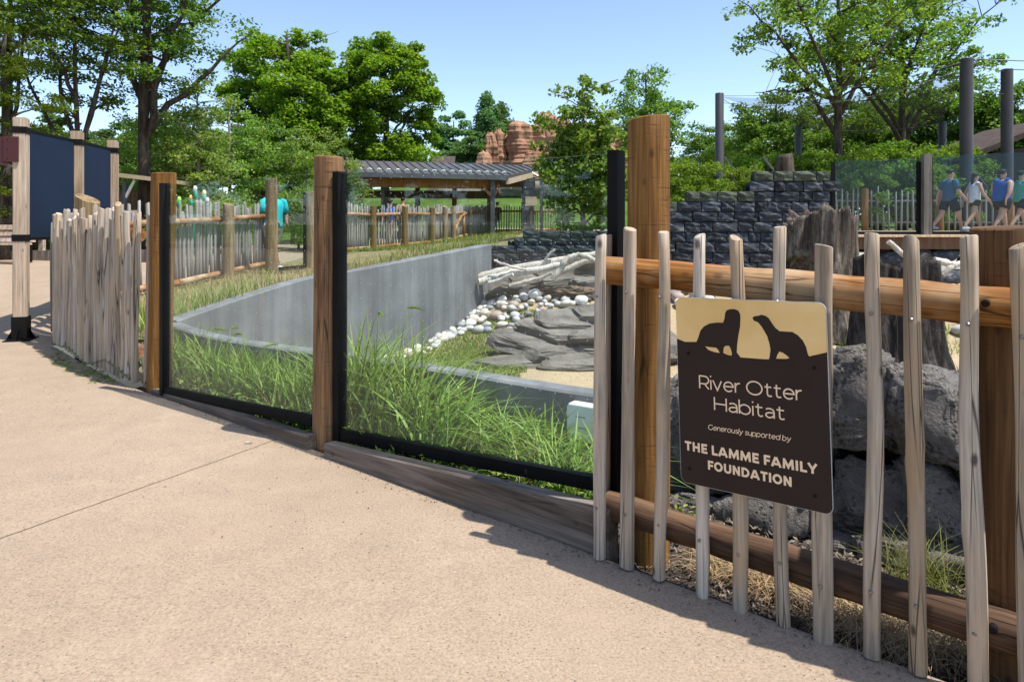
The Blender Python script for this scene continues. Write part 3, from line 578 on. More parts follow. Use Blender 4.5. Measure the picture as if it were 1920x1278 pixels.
# far glass panel by the walking man
gp = thing('glass_barrier', 'far glass panel beside the walking man in the turquoise shirt', 'glass panel', (-5.0, 15.5, .55))
pa_, pb_ = Vector((-5.42, 15.6, 0)), Vector((-4.62, 15.0, 0))
for p, hh in ((Vector((-4.93, 14.0, 0)), 2.0), (Vector((-4.42, 15.0, 0)), 1.75)):
    o = post('post', None, (0, 0), 0, hh, .12, M['post_far'], None, int(p.x * 9), (.1, .0)); o.parent = gp; o.location = Vector((p.x, p.y, HB(p.x, p.y) - .05)) - gp.location
MB().wall((-4.80, 14.1), (-4.50, 14.95), .012, .60, 2.25, .60, 2.25).build('pane', M['glass'], gp)
MB().wall((-4.80, 14.1), (-4.50, 14.95), .05, .54, .62, .54, .62).build('bottom_channel', M['black'], gp)
MB().wall((-4.53, 14.88), (-4.49, 14.98), .06, .55, 2.2, .55, 2.2).build('side_channel', M['black'], gp)
MB().wall((-4.78, 14.08), (-4.46, 14.9), .09, .38, .53, .38, .53).build('sill_board', M['board'], gp)

# ---------------------------------------------------------------- concrete enclosure walls
def strip_wall(name, label, line, tops, th, zb):
    line = [Vector(p) for p in line]; n = len(line); dn = []
    L = []; R = []
    for i in range(n):
        d = ((line[min(i + 1, n - 1)] - line[i]).normalized() + (line[i] - line[max(i - 1, 0)]).normalized()); d.normalize(); nn = Vector((-d.y, d.x)) * th / 2; L.append(line[i] + nn); R.append(line[i] - nn)
    vs = []
    e = .015
    for i in range(n):
        l2 = L[i] + (R[i] - L[i]).normalized() * e; r2 = R[i] + (L[i] - R[i]).normalized() * e
        vs += [(R[i].x, R[i].y, zb), (R[i].x, R[i].y, tops[i] - e), (r2.x, r2.y, tops[i]), (l2.x, l2.y, tops[i]), (L[i].x, L[i].y, tops[i] - e), (L[i].x, L[i].y, zb)]
    fs = [(6 * i + k, 6 * i + k + 1, 6 * i + 7 + k, 6 * i + 6 + k) for i in range(n - 1) for k in range(5)] + [(5, 4, 3, 2, 1, 0), tuple(range(6 * n - 6, 6 * n))]
    m = MB().add(vs, fs); o = m.build(name, M['concrete']); bm = bmesh.new(); bm.from_mesh(o.data); bmesh.ops.recalc_face_normals(bm, faces=bm.faces); bm.to_mesh(o.data); bm.free()
    tag(o, label, 'wall'); return o
def refine(line, tops, k=4):
    out = []; ot = []
    P = [Vector((p[0], p[1], t)) for p, t in zip(line, tops)]
    for i in range(len(P) - 1):
        p0, p1, p2, p3 = P[max(i - 1, 0)], P[i], P[i + 1], P[min(i + 2, len(P) - 1)]
        for j in range(k):
            t = j / k; q = 0.5 * ((2 * p1) + (p2 - p0) * t + (2 * p0 - 5 * p1 + 4 * p2 - p3) * t * t + (3 * p1 - p0 - 3 * p2 + p3) * t ** 3); out.append((q.x, q.y)); ot.append(q.z)
    out.append((P[-1].x, P[-1].y)); ot.append(P[-1].z); return out, ot
l, tp = refine(NEAR[:5], [.44, .45, .46, .46, .46]); strip_wall('concrete_wall', 'low grey concrete wall right behind the tall grass', l, tp, .16, -.6)
l1, t1 = refine(FARW[:5], FARW_TOP[:5]); l1 = l1 + [FARW[5]]; t1 = t1 + [FARW_TOP[5]]
strip_wall('concrete_wall', 'tall smooth grey concrete wall with water streaks, rising toward the slate blocks', l1, t1, .21, -.7)
# white control box on the low wall
bx = Q(1093, 775, 4.30); bx = thing('control_box', 'white plastic box fixed to the low concrete wall, half behind a picket', 'box', (.475, 4.19, .30))
wd = (Vector((.623, 4.2, 0)) - Vector((-.675, 5.08, 0))).normalized(); R_ = Matrix(((wd.x, -wd.y, 0), (wd.y, wd.x, 0), (0, 0, 1)))
m = MB(); prof = [(-.115, -.11), (.115, -.11), (.115, .085), (.10, .112), (-.10, .112), (-.115, .085)]
def ext(prof, y0, y1, c): return [c + R_ @ Vector((u, y0, v)) for u, v in prof] + [c + R_ @ Vector((u, y1, v)) for u, v in prof]
k = len(prof); fsx = [tuple(range(k)), tuple(reversed(range(k, 2 * k)))] + [(i, i + k, (i + 1) % k + k, (i + 1) % k) for i in range(k)]
cb = Vector((.475, 4.19, .30)); o = MB().add(ext(prof, -.085, -.005, cb), fsx).build('body', M['white_box'], bx)
md = o.modifiers.new('bevel', 'BEVEL'); md.width = .012; md.segments = 3
MB().add(ext([(-.03, -.032), (.03, -.032), (.03, -.027), (-.03, -.027)], -.0875, -.085, cb), [(0, 1, 2, 3), (7, 6, 5, 4)] + [(i, i + 4, (i + 1) % 4 + 4, (i + 1) % 4) for i in range(4)]).build('logo', M['grey_mark'], bx)
MB().add(ext([(-.05, .035), (.02, .035), (.02, .039), (-.05, .039)], -.0875, -.085, cb), [(0, 1, 2, 3), (7, 6, 5, 4)] + [(i, i + 4, (i + 1) % 4 + 4, (i + 1) % 4) for i in range(4)]).build('label_strip', M['grey_mark'], bx)
# ---------------------------------------------------------------- the sign
SGC = PRC - .047
def SP(zx, zy):            # traced point of the sign face -> metres right and up from its centre
    x, y = 1240 + zx / 2.9056, 540 + zy / 2.9056; p = onfence(x, SGC); p.z = CAMZ - (y - HZ) * p.y / FP; return p
s_tl, s_tr, s_br, s_bl = SP(88, 48), SP(917, 82), SP(917, 1232), SP(97, 1052)
SO = (s_tl + s_tr + s_br + s_bl) / 4; su = ((s_tr + s_br) - (s_tl + s_bl)).normalized(); sv = (s_tl + s_tr - s_bl - s_br); sv = (sv - su * sv.dot(su)).normalized(); sn = su.cross(sv)
SW = ((s_tr + s_br) - (s_tl + s_bl)).length / 2; SH = ((s_tl + s_tr) - (s_bl + s_br)).length / 2
sign = thing('habitat_sign', 'dark brown rectangular sign with two otter silhouettes and tan lettering', 'sign', SO)
SM = Matrix(((su.x, sv.x, sn.x, 0), (su.y, sv.y, sn.y, 0), (su.z, sv.z, sn.z, 0), (0, 0, 0, 1)))
if sn.dot(FN) > 0: pass
def sloc(zx, zy): p = SP(zx, zy) - SO; return (p.dot(su), p.dot(sv))
def tess(poly, z, th=.0006):
    tr = geometry.tessellate_polygon([[Vector((p[0], p[1], 0)) for p in poly]]); n = len(poly)
    vs = [(p[0], p[1], z) for p in poly] + [(p[0], p[1], z - th) for p in poly]
    return vs, [tuple(t) for t in tr] + [tuple(n + i for i in reversed(t)) for t in tr] + [(i, (i + 1) % n, (i + 1) % n + n, i + n) for i in range(n)]
def spart(name, vs, fs, mat, par=None):
    me = bpy.data.meshes.new(name); me.from_pydata(vs, [], fs); bm = bmesh.new(); bm.from_mesh(me); bmesh.ops.recalc_face_normals(bm, faces=bm.faces); bm.to_mesh(me); bm.free()
    o = link(name, me, mat, par or sign)
    if par is None: o.matrix_basis = SM
    return o
def rrect(w, h, r, n=6):
    out = []
    for cx, cy, a0 in ((w / 2 - r, h / 2 - r, 0), (-w / 2 + r, h / 2 - r, 90), (-w / 2 + r, -h / 2 + r, 180), (w / 2 - r, -h / 2 + r, 270)):
        for i in range(n + 1): a = radians(a0 + 90 * i / n); out.append((cx + r * cos(a), cy + r * sin(a)))
    return out
vs, fs = tess(rrect(SW, SH, .028), 0, .006); spart('backing_plate', vs, fs, M['sign_edge'])
vs, fs = tess(rrect(SW - .003, SH - .003, .0265), .0012, .001); FACE = spart('sign_face', vs, fs, M['sign_brown'])
# pale upper field: rounded top, ridge line below
w, h, r = SW - .003, SH - .003, .0265
ridge = [sloc(*p) for p in ((917, 350), (800, 372), (700, 384), (640, 388), (560, 386), (430, 376), (380, 366), (300, 345), (240, 315), (200, 292), (130, 292), (88, 274))]
ridge[0] = (w / 2, ridge[0][1]); ridge[-1] = (-w / 2, ridge[-1][1])
top = [p for p in rrect(SW - .003, SH - .003, .0265) if p[1] > 0]
top = sorted(top, key=lambda p: -p[0]); top = [p for p in rrect(w, h, r)[:14]]
vs, fs = tess([(w / 2, ridge[0][1])] + top + ridge[::-1][0:1] + ridge[::-1][1:-1], .0020); FIELD = spart('pale_field', vs, fs, M['sign_cream'])
ot1 = [(190, 300), (205, 262), (215, 230), (235, 207), (265, 192), (305, 187), (337, 188), (346, 165), (349, 135), (357, 121), (375, 114), (400, 114), (420, 122), (430, 140), (432, 165), (430, 210), (420, 262), (414, 310), (412, 350), (428, 370), (432, 380), (340, 372), (240, 325)]
ot2 = [(498, 160), (510, 152), (530, 150), (545, 145), (568, 150), (588, 165), (602, 188), (622, 215), (645, 234), (690, 237), (715, 238), (745, 256), (772, 285), (790, 320), (798, 355), (808, 376), (700, 396), (585, 396), (592, 370), (596, 335), (590, 300), (578, 260), (562, 232), (545, 205), (528, 185), (505, 177)]
for name, poly in (('otter_emblem', ot1), ('otter_emblem', ot2)):
    vs, fs = tess([sloc(*p) for p in poly], .0028); spart(name, vs, fs, M['sign_brown'], FIELD)
for poly in ([(241, 316), (262, 320), (300, 324), (312, 336), (319, 352), (290, 347), (258, 335)], [(340, 352), (342, 325), (350, 314), (370, 313), (380, 330), (386, 352), (384, 367), (362, 362)], [(628, 383), (634, 362), (645, 345), (662, 350), (682, 364), (700, 380), (680, 384)]):
    vs, fs = tess([sloc(*p) for p in poly], .0036); spart('emblem_gap', vs, fs, M['sign_cream'], FIELD)
def arc(cx, cy, rx, ry, a0, a1, n=14): return [(cx + rx * cos(radians(a0 + (a1 - a0) * i / n)), cy + ry * sin(radians(a0 + (a1 - a0) * i / n))) for i in range(n + 1)]
GL = {  # single-line letters, capital height 1: strokes, width
 'R': ([[(0, 0), (0, 1)], [(0, .97), (.36, .97)] + arc(.36, .675, .3, .295, 90, -90) + [(0, .38)], [(.36, .38), (.66, 0)]], .66), 'i': ([[(0, 0), (0, .73)], [(0, .95), (0, 1.06)]], 0),
 'v': ([[(0, .73), (.3, 0), (.6, .73)]], .6), 'e': ([[(.03, .38)] + arc(.335, .37, .315, .35, 2, 318, 26)], .65), 'r': ([[(0, 0), (0, .73)], [(0, .40), (.05, .57), (.15, .68), (.33, .72)]], .3),
 'O': ([arc(.52, .5, .5, .48, 90, 450, 40)], 1.04), 't': ([[(.17, .93), (.17, .22), (.2, .09), (.3, .03), (.45, .08)], [(0, .69), (.43, .69)]], .44), 'H': ([[(0, 0), (0, 1)], [(.76, 0), (.76, 1)], [(0, .5), (.76, .5)]], .76),
 'a': ([[(.05, .62), (.18, .69), (.34, .69), (.48, .6), (.52, .45), (.52, 0)], [(.52, .4), (.24, .4), (.08, .33), (.03, .21), (.08, .09), (.22, .03), (.38, .07), (.52, .2)]], .52),
 'b': ([[(0, 0), (0, 1.06)], arc(.335, .37, .335, .35, 90, 450, 28)], .68), 'G': ([arc(.5, .5, .48, .48, 42, 318, 26) + [(.86, .45)]], .9), 'n': ([[(0, 0), (0, .73)], [(0, .42), (.06, .6), (.2, .7), (.38, .69), (.52, .58), (.56, .4), (.56, 0)]], .56),
 'o': ([arc(.35, .37, .34, .35, 90, 450, 28)], .7), 'u': ([[(0, .73), (0, .3), (.05, .12), (.2, .03), (.36, .05), (.5, .16), (.55, .32), (.55, .73)], [(.55, .35), (.55, 0)]], .55),
 's': ([[(.46, .62), (.34, .69), (.16, .69), (.05, .58), (.1, .44), (.4, .32), (.48, .18), (.4, .06), (.2, .03), (.01, .11)]], .48), 'l': ([[(0, 0), (0, 1.06)]], 0), 'y': ([[(0, .73), (.31, .02)], [(.61, .73), (.25, -.14), (.14, -.23), (-.02, -.19)]], .6),
 'p': ([[(0, -.27), (0, .73)], arc(.335, .37, .335, .35, 90, 450, 28)], .68), 'd': ([[(.67, 0), (.67, 1.06)], arc(.335, .37, .335, .35, 90, 450, 28)], .67),
}
GB = {'T': ([[(0, .88), (.62, .88)], [(.31, .82), (.31, 0)]], .62), 'H': ([[(.12, 0), (.12, 1)], [(.6, 0), (.6, 1)], [(.16, .5), (.56, .5)]], .72), 'E': ([[(.12, 0), (.12, 1)], [(.16, .89), (.56, .89)], [(.16, .5), (.52, .5)], [(.16, .11), (.58, .11)]], .56),
 'L': ([[(.12, 0), (.12, 1)], [(.16, .11), (.56, .11)]], .52), 'A': ([[(.06, 0), (.38, .96)], [(.76, 0), (.42, .96)], [(.2, .28), (.62, .28)]], .82), 'M': ([[(.1, 0), (.15, 1)], [(.15, .92), (.46, .2), (.77, .92)], [(.82, 0), (.77, 1)]], .92),
 'F': ([[(.12, 0), (.12, 1)], [(.16, .89), (.56, .89)], [(.16, .48), (.52, .48)]], .52), 'I': ([[(.12, 0), (.12, 1)]], .24), 'Y': ([[(.05, .98), (.36, .42), (.67, .98)], [(.36, .46), (.36, 0)]], .7),
 'O': ([arc(.42, .5, .32, .40, 90, 450, 28)], .84), 'U': ([[(.12, 1), (.12, .38)] + arc(.37, .36, .25, .26, 180, 360, 12) + [(.62, 1)]], .74), 'N': ([[(.12, 0), (.12, 1)], [(.14, .92), (.58, .08)], [(.6, 0), (.6, 1)]], .72),
 'D': ([[(.12, 0), (.12, 1)], [(.14, .89), (.32, .89)] + arc(.32, .5, .33, .39, 90, -90, 14) + [(.14, .11)]], .74)}
def stroke(pl, w, z):
    pl = [p for i, p in enumerate(pl) if i == 0 or (Vector(p) - Vector(pl[i - 1])).length > 1e-6]; n = len(pl); closed = (Vector(pl[0]) - Vector(pl[-1])).length < 1e-4; vs = []
    for i in range(n):
        p = Vector(pl[i]); a = Vector(pl[i - 1]) if i > 0 else (Vector(pl[-2]) if closed else None); b = Vector(pl[i + 1]) if i < n - 1 else (Vector(pl[1]) if closed else None)
        d0 = (p - a).normalized() if a else (b - p).normalized(); d1 = (b - p).normalized() if b else (p - a).normalized()
        t_ = (d0 + d1); t_ = t_.normalized() if t_.length > .2 else d0; nn = Vector((-t_.y, t_.x)); k = min(2.2, 1 / max(.3, abs(nn.dot(Vector((-d0.y, d0.x))))))
        vs += [(p.x - nn.x * w / 2 * k, p.y - nn.y * w / 2 * k, z), (p.x + nn.x * w / 2 * k, p.y + nn.y * w / 2 * k, z)]
    return vs, [(2 * i, 2 * i + 2, 2 * i + 3, 2 * i + 1) for i in range(n - 1)]
def text_line(s, p0, p1, cap, font, wt, gap, space, shear=0.0):
    x = 0; segs = []
    for ch in s:
        if ch == ' ': x += space; continue
        st, wd_ = font[ch]
        for k, pl in enumerate(st): segs.append(([(x + a + shear * b, b) for a, b in pl], k))
        x += wd_ + gap
    x -= gap; p0, p1 = Vector(p0), Vector(p1); d = p1 - p0; sx = d.length / x; d.normalize(); n = Vector((-d.y, d.x)); vs = []; fs = []
    for j, (pl, k) in enumerate(segs):
        q = [(p0 + d * (a * sx) + n * (b * cap)).to_tuple() for a, b in pl]; a_, f_ = stroke(q, wt * cap, .0024 + k * .0002); o = len(vs); vs += a_; fs += [tuple(i + o for i in f) for f in f_]
    spart('lettering', vs, fs, M['letter'], FACE)
def capm(a, b): return (Vector(sloc(*a)) - Vector(sloc(*b))).length
text_line('River Otter', sloc(211, 544), sloc(765, 612), capm((208, 474), (208, 544)), GL, .105, .15, .30)
text_line('Habitat', sloc(292, 662), sloc(672, 718), capm((290, 592), (290, 662)), GL, .105, .15, .30)
text_line('Generously supported by', sloc(256, 768), sloc(704, 834), capm((257, 741), (257, 768)), GL, .125, .17, .32, .18)
text_line('THE LAMME FAMILY', sloc(131, 879), sloc(850, 1013), capm((140, 829), (140, 879)), GB, .235, .10, .30)
text_line('FOUNDATION', sloc(255, 985), sloc(713, 1081), capm((262, 936), (262, 985)), GB, .235, .10, .30)
for p in ((148, 355), (834, 434), (154, 982), (838, 1131)):
    u, v = sloc(*p); m = MB(); m.tube([(u, v, 0), (u, v, .0045), (u, v, .006)], [.0055, .0055, .003], 10); spart('screw', m.v, m.f, M['black'])

# ---------------------------------------------------------------- rocks
def rock_geo(seed, scale, sub=3, amp=.22, freq=1.3, rough=.05, rf=5.0, square=0.0, cuts=0, depth=(.66, .95)):
    bm = bmesh.new(); bmesh.ops.create_icosphere(bm, subdivisions=sub, radius=1.0); o = Vector((seed * 7.3, seed * 3.1, seed * 1.7)); vs = []; rq = random.Random(seed * 13 + 5); PL = []
    for _ in range(cuts): PL.append((Vector((rq.gauss(0, 1), rq.gauss(0, 1), rq.gauss(0, 1))).normalized(), rq.uniform(*depth)))
    for v in bm.verts:
        p = v.co.copy()
        if square: p = Vector([math.copysign(abs(c) ** (1 - square), c) for c in p]); 
        for n_, d_ in PL:
            q_ = p.dot(n_) - d_
            if q_ > 0: p = p - n_ * q_
        k = 1 + amp * noise.noise(p * freq + o) + amp * .5 * noise.noise(p * freq * 2.3 + o) + rough * noise.noise(p * rf + o) + rough * .6 * noise.noise(p * rf * 2.4 + o)
        p = p * k; vs.append(Vector((p.x * scale[0], p.y * scale[1], p.z * scale[2])))
    fs = [tuple(v.index for v in f.verts) for f in bm.faces]; bm.free(); return vs, fs
def rock_mesh(name, *a, **k): vs, fs = rock_geo(*a, **k); me = bpy.data.meshes.new(name); me.from_pydata(vs, [], fs); me.polygons.foreach_set('use_smooth', [True] * len(fs)); return me
# lava boulders stacked behind the sign fence (one thing, each boulder a part)
lava = thing('boulder_wall', 'stack of rough dark grey lava boulders right behind the sign fence', 'rock wall', (1.7, 3.35, 0))
lb = [(1612, 755, 128, 196, 0), (1742, 775, 155, 180, 1), (1640, 930, 160, 165, 2), (1760, 935, 150, 150, 3), (1470, 800, 180, 200, 4), (1330, 820, 150, 190, 5), (1440, 960, 190, 110, 6), (1560, 1025, 150, 70, 7), (1330, 960, 140, 80, 8), (1690, 1030, 140, 70, 9), (1860, 800, 150, 220, 10), (1880, 960, 150, 150, 11), (1960, 860, 170, 300, 12), (1800, 1040, 150, 70, 13), (1275, 780, 100, 150, 14)]
for (x, y, w, h, s) in lb:
    c = onfence(x, 3.66 if s in (8, 7, 9, 13, 6) else 3.74 + .04 * (s % 3)); c.z = CAMZ - (y - HZ) * c.y / FP; k = c.y / FP
    me = rock_mesh('boulder', 40 + s, (w * k * .488, .21, h * k * .48), 5, .10, 1.4, .085, 7.5, .62, 12, (.74, 1.15)); o = link('boulder', me, M['lava'], lava); o.location = c - lava.location; o.rotation_euler = (-.30 + .1 * (s % 2), .05 * (s % 3 - 1), zrot(-FD) + (s % 3 - 1) * .06)
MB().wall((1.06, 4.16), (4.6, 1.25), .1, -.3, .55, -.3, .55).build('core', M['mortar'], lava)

# layered grey rock in the enclosure
def slab_pile(name, label, base, slabs, mat):
    t = thing(name, label, 'rock', base)
    for i, (dx, dy, z, sx, sy, sz, rz, tl) in enumerate(slabs):
        me = rock_mesh('rock_layer', 80 + i + int(abs(base[0]) * 10), (sx * 1.18, sy * 1.1, sz * 1.35), 4, .12, 1.2, .05, 5.0, .6, 14, (.64, 1.05)); o = link('rock_layer', me, mat, t); smooth_angle(o, 22); o.location = (dx, dy, z); o.rotation_euler = (tl, -.06 + .12 * ((i * 37) % 10) / 10, rz)
    return t
slab_pile('layered_rock', 'large layered grey rock mound beside the lawn strip in the enclosure', (.66, 9.7, -.45),
          [(-.35, -.3, .05, .80, .5, .13, .1, .1), (.6, -.4, .04, .85, .5, .13, -.1, .1), (-.20, -.12, .22, .62, .5, .13, .2, .14), (.55, -.22, .20, .60, .5, .14, -.15, .12), (1.2, -.2, .22, .6, .5, .16, .1, .12), (.05, .05, .38, .56, .5, .12, .1, .16), (.85, .0, .40, .62, .5, .14, -.1, .16), (.25, .28, .52, .50, .45, .11, 0, .2), (.95, .3, .56, .62, .45, .13, .1, .18), (.65, .45, .64, .55, .4, .10, .2, .12), (.5, .6, .3, 1.1, .6, .30, 0, 0)], M['slab'])
slab_pile('layered_rock', 'sloping grey rock ledge lying under the driftwood logs', (.5, 12.6, .22),
          [(-.7, .1, .02, .42, .45, .20, .4, .1), (-.62, .3, .26, .38, .35, .15, .2, .1), (-.2, .15, .15, .5, .45, .18, .3, .25), (.3, .2, .24, .55, .45, .2, -.1, .3), (.85, .2, .30, .55, .45, .2, .2, .2), (.1, .4, .40, .5, .35, .14, .1, .2), (.7, .45, .5, .6, .35, .15, 0, .15), (1.25, .3, .45, .5, .4, .22, .1, .1), (1.1, .0, .18, .5, .4, .12, .1, .1)], M['slab'])
dirt = rock_mesh('dirt_mound', 91, (.62, .3, .12), 5, .3, 2.2, .3, 9); o = link('dirt_mound', dirt, m_ground('brown_dirt', [(.3, (.11, .075, .05)), (.7, (.22, .16, .11))], 6, 60)); o.location = (1.0, 12.0, .30); structure(o)
# driftwood
dl = [('long bleached driftwood log lying uppermost on the rock ledge', [(897, 519), (945, 508), (990, 500), (1040, 491), (1092, 481), (1125, 476)], .062, 12.0), ('bleached driftwood log lying just below the longest log', [(897, 528), (925, 521), (960, 512), (1005, 506), (1050, 497)], .055, 11.9),
      ('short pale driftwood branch poking out under the logs', [(916, 531), (940, 524), (962, 514)], .032, 11.8), ('bent driftwood branch arching down over the rock ledge', [(1036, 523), (1050, 506), (1058, 492), (1068, 482), (1085, 478), (1100, 481), (1116, 490)], .045, 11.75), ('thin dark driftwood stick leaning across the logs', [(927, 488), (940, 494), (962, 501), (988, 506)], .018, 11.85),
      ('short thick driftwood limb crossing the arched branch', [(1048, 512), (1075, 498), (1100, 488), (1128, 484)], .05, 11.95), ('crooked driftwood twig rising from the log pile', [(1000, 505), (1020, 492), (1028, 478), (1040, 468)], .022, 11.9), ('thin bleached driftwood branch low on the rock ledge', [(955, 536), (985, 528), (1015, 520), (1035, 512)], .028, 11.7),
      ('forked pale driftwood on the stones below the deck', [(1752, 487), (1775, 493), (1790, 497), (1802, 494)], .05, 11.9), ('straight driftwood pole leaning below the deck edge', [(1665, 452), (1700, 482), (1745, 520)], .04, 12.2), ('short forked driftwood spur lying right of the leaning pole', [(1768, 516), (1778, 505), (1790, 497)], .04, 11.85)]
for i, (lab, pl, r, D) in enumerate(dl):
    rnd = random.Random(i); P = [Q(x, y, D + rnd.uniform(-.05, .05)) for x, y in pl]; n = len(P)
    fine = []
    for a, b in zip(P, P[1:]):
        for k in range(4): fine.append(a.lerp(b, k / 4) + Vector((rnd.uniform(-.008, .008), 0, rnd.uniform(-.008, .008))))
    fine.append(P[-1]); m = MB(); m.tube(fine, [r * 1.25 * (1 - .35 * abs(k / len(fine) - .3)) * rnd.uniform(.9, 1.08) for k in range(len(fine))], 9); o = m.build('driftwood', M['driftwood'], None); smooth_angle(o, 50)
    tag(o, lab, 'driftwood')
# river stones
rs = [rock_mesh('river_stone', 200 + i, (1.0, .78 + .03 * i, .6 + .03 * i), 3, .16, .9, .02, 3) for i in range(6)]
rsm = {}
for cn in RIV:
    rsm[cn] = []
    for me in rs: m2 = me.copy(); m2.materials.append(RIV[cn]); rsm[cn].append(m2)
rnd = random.Random(77); stones = []
def put(x, y, r, lift, grp):
    for (a, b, c, g) in stones:
        if (a - x) ** 2 + (b - y) ** 2 < ((c + r) * .62) ** 2: return False
    stones.append((x, y, r, grp)); i = len(stones)
    cn = rnd.choice(('white', 'white', 'pale grey', 'pale grey', 'pale grey', 'cream',  'slate blue', 'cream', 'cream', 'pinkish brown', 'dark grey')); o = link('river_stone', rsm[cn][i % 6], None)
    lab = ('small ' if r < .075 else 'large ' if r > .115 else '') + cn + grp[0]; o.location = (x, y, HE(x, y) + lift + r * .35); o.scale = (r, r, r * rnd.uniform(.8, 1.1)); o.rotation_euler = (rnd.uniform(-.3, .3), rnd.uniform(-.3, .3), rnd.uniform(0, 6)); tag(o, lab, 'stone', grp[1]); return True
g1 = (' river stone in the strip along the concrete wall', 'river stones along the concrete wall'); g2 = (' river stone in the pebble bank below the driftwood', 'river stones below the driftwood'); g3 = (' river stone beyond the sign fence near the stumps', 'river stones beyond the sign fence')
fw = [Vector(p) for p in FARW[3:]]
for k in range(900):
    p, d = along(fw, rnd.uniform(.1, clen(fw))); w = .10 + .32 * rnd.random() * (.6 + .5 * sstep(10, 12.3, p.y)); x, y = p.x + d.y * w, p.y - d.x * w
    if sum(1 for s in stones if s[3] is g1) < 85: put(x, y, rnd.uniform(.05, .105), .0, g1)
for k in range(3000):
    x, y = rnd.uniform(-.75, 2.0), rnd.uniform(10.55, 12.15)
    if y < 10.6 + .45 * (x < .1) * (0.1 - x) : continue
    if sum(1 for s in stones if s[3] is g2) < 128: put(x, y, rnd.choice((.05, .06, .07, .085, .10, .12)), .04 * rnd.random(), g2)
for k in range(2500):
    x = rnd.choice((rnd.uniform(2.6, 3.6), rnd.uniform(4.8, 5.6), rnd.uniform(6.0, 8.6))); y = rnd.uniform(10.4, 12.9)
    if sum(1 for s in stones if s[3] is g3) < 85: put(x, y, rnd.uniform(.08, .15), .03, g3)

# ---------------------------------------------------------------- split-slate block walls
bl = []
for i in range(7):
    bm = bmesh.new(); bmesh.ops.create_cube(bm, size=1.0); bmesh.ops.subdivide_edges(bm, edges=bm.edges[:], cuts=2, use_grid_fill=True); rr = random.Random(i)
    for v in bm.verts:
        e = sum(1 for c in v.co if abs(c) > .45)
        if v.co.y < -.45: v.co.y += -.30 * (e == 1) * rr.uniform(.1, 1.1) + rr.uniform(-.08, .08)
        if e > 1: v.co.x *= .975; v.co.z *= .945
        v.co += Vector((rr.uniform(-.025, .025), 0, rr.uniform(-.03, .03)))
    me = bpy.data.meshes.new('stone_block'); bm.to_mesh(me); bm.free(); bl.append(me)
def block_wall(label, p0, p1, zb, rows, rh, bw, topf, cap, depth=.16):
    p0, p1 = Vector((*p0, 0)), Vector((*p1, 0)); d = (p1 - p0).normalized(); L = (p1 - p0).length; az = zrot(d); n = Vector((-d.y, d.x, 0)); t = thing('block_wall', label, 'wall', (p0.x, p0.y, zb)); rnd = random.Random(int(L * 10))
    for rI in range(rows):
        z = zb + rI * rh; u = -rnd.uniform(0, bw)
        while u < L:
            w = bw * rnd.uniform(.6, 1.55); c = u + w / 2
            if 0 < c < L and z + rh * .6 < topf(c):
                top = z + rh * 1.6 >= topf(c); o = link('stone_block', bl[rnd.randrange(7)], M['block'], t); bp = p0 + d * c + Vector((0, 0, z + rh / 2)); o.location = bp - t.location; o.rotation_euler = (rnd.uniform(-.02, .02), rnd.uniform(-.015, .015), az + rnd.uniform(-.02, .02)); o.scale = (w * .97, depth * rnd.uniform(.85, 1.2), rh * .98)
                if top and cap: o.data = bl_cap[rnd.randrange(7)]
            u += w
    k = 0
    us = [i * L / 24 for i in range(25)]
    for a, b in zip(us, us[1:]):
        q0, q1 = p0 + d * a + n * .06, p0 + d * b + n * .06; MBc.wall(q0, q1, .07, zb, topf((a + b) / 2) - rh * .35, zb, topf((a + b) / 2) - rh * .35)
    return t
bl_cap = []
for me in bl: m2 = me.copy(); m2.materials.clear(); m2.materials.append(M['moss']); bl_cap.append(m2)
MBc = MB()
t = block_wall('low dark slate block wall behind the driftwood', (-.42, 12.72), (2.45, 13.25), .30, 8, .135, .27, lambda u: (1.10 if u < .42 else 1.24 if u < .7 else 1.38), False, .14); MBc.build('core', M['mortar'], t)
MBc = MB()
xs = lambda px: (px - 960) * 13.5 / FP - 2.55
def ttop(u):
    for px, z in ((1284, 1.98), (1396, 2.15), (1413, 2.34), (1562, 2.55)):
        if u < xs(px): return z
    return 2.55
t = block_wall('tall stepped dark slate block wall behind the large stump', (2.55, 13.5), (6.33, 13.5), .15, 12, .2, .33, ttop, True, .17); MBc.build('core', M['mortar'], t)
# rubble face under the deck
rub = thing('boulder_wall', 'dark rubble stone face below the timber deck', 'rock wall', (10, 13.8, 0))
rnd = random.Random(31)
for i in range(60):
    me = rs[i % 6]; o = bpy.data.objects.new('boulder', me.copy() if i < 6 else rubm[i % 6]); 
    if i == 0: rubm = []
    if i < 6: o.data.materials.clear(); o.data.materials.append(M['block']); rubm.append(o.data)
    COL.objects.link(o); o.parent = rub; r = rnd.uniform(.22, .42); o.location = (-3.3 + (i % 20) * .52 + rnd.uniform(-.1, .1), rnd.uniform(-.1, .1), .05 + (i // 20) * .38 + rnd.uniform(-.06, .06)); o.scale = (r, r * .6, r * .7); o.rotation_euler = (rnd.uniform(-.3, .3), rnd.uniform(-.3, .3), 0)
for i, (x, y, z, sx, sy, sz) in enumerate([(6.1, 11.6, .15, .45, .4, .5), (6.85, 12.2, .15, .6, .5, .3), (8.9, 12.4, .1, .7, .5, .32)]):
    me = rock_mesh('boulder', 140 + i, (sx, sy, sz), 4, .2, 1.2, .1, 4.5); o = link('boulder', me, M['slab']); o.location = (x, y, z)
    tag(o, ['upright grey boulder right of the large stump', 'flat grey boulder below the deck near the stump', 'wide grey boulder under the right part of the deck'][i], 'boulder')

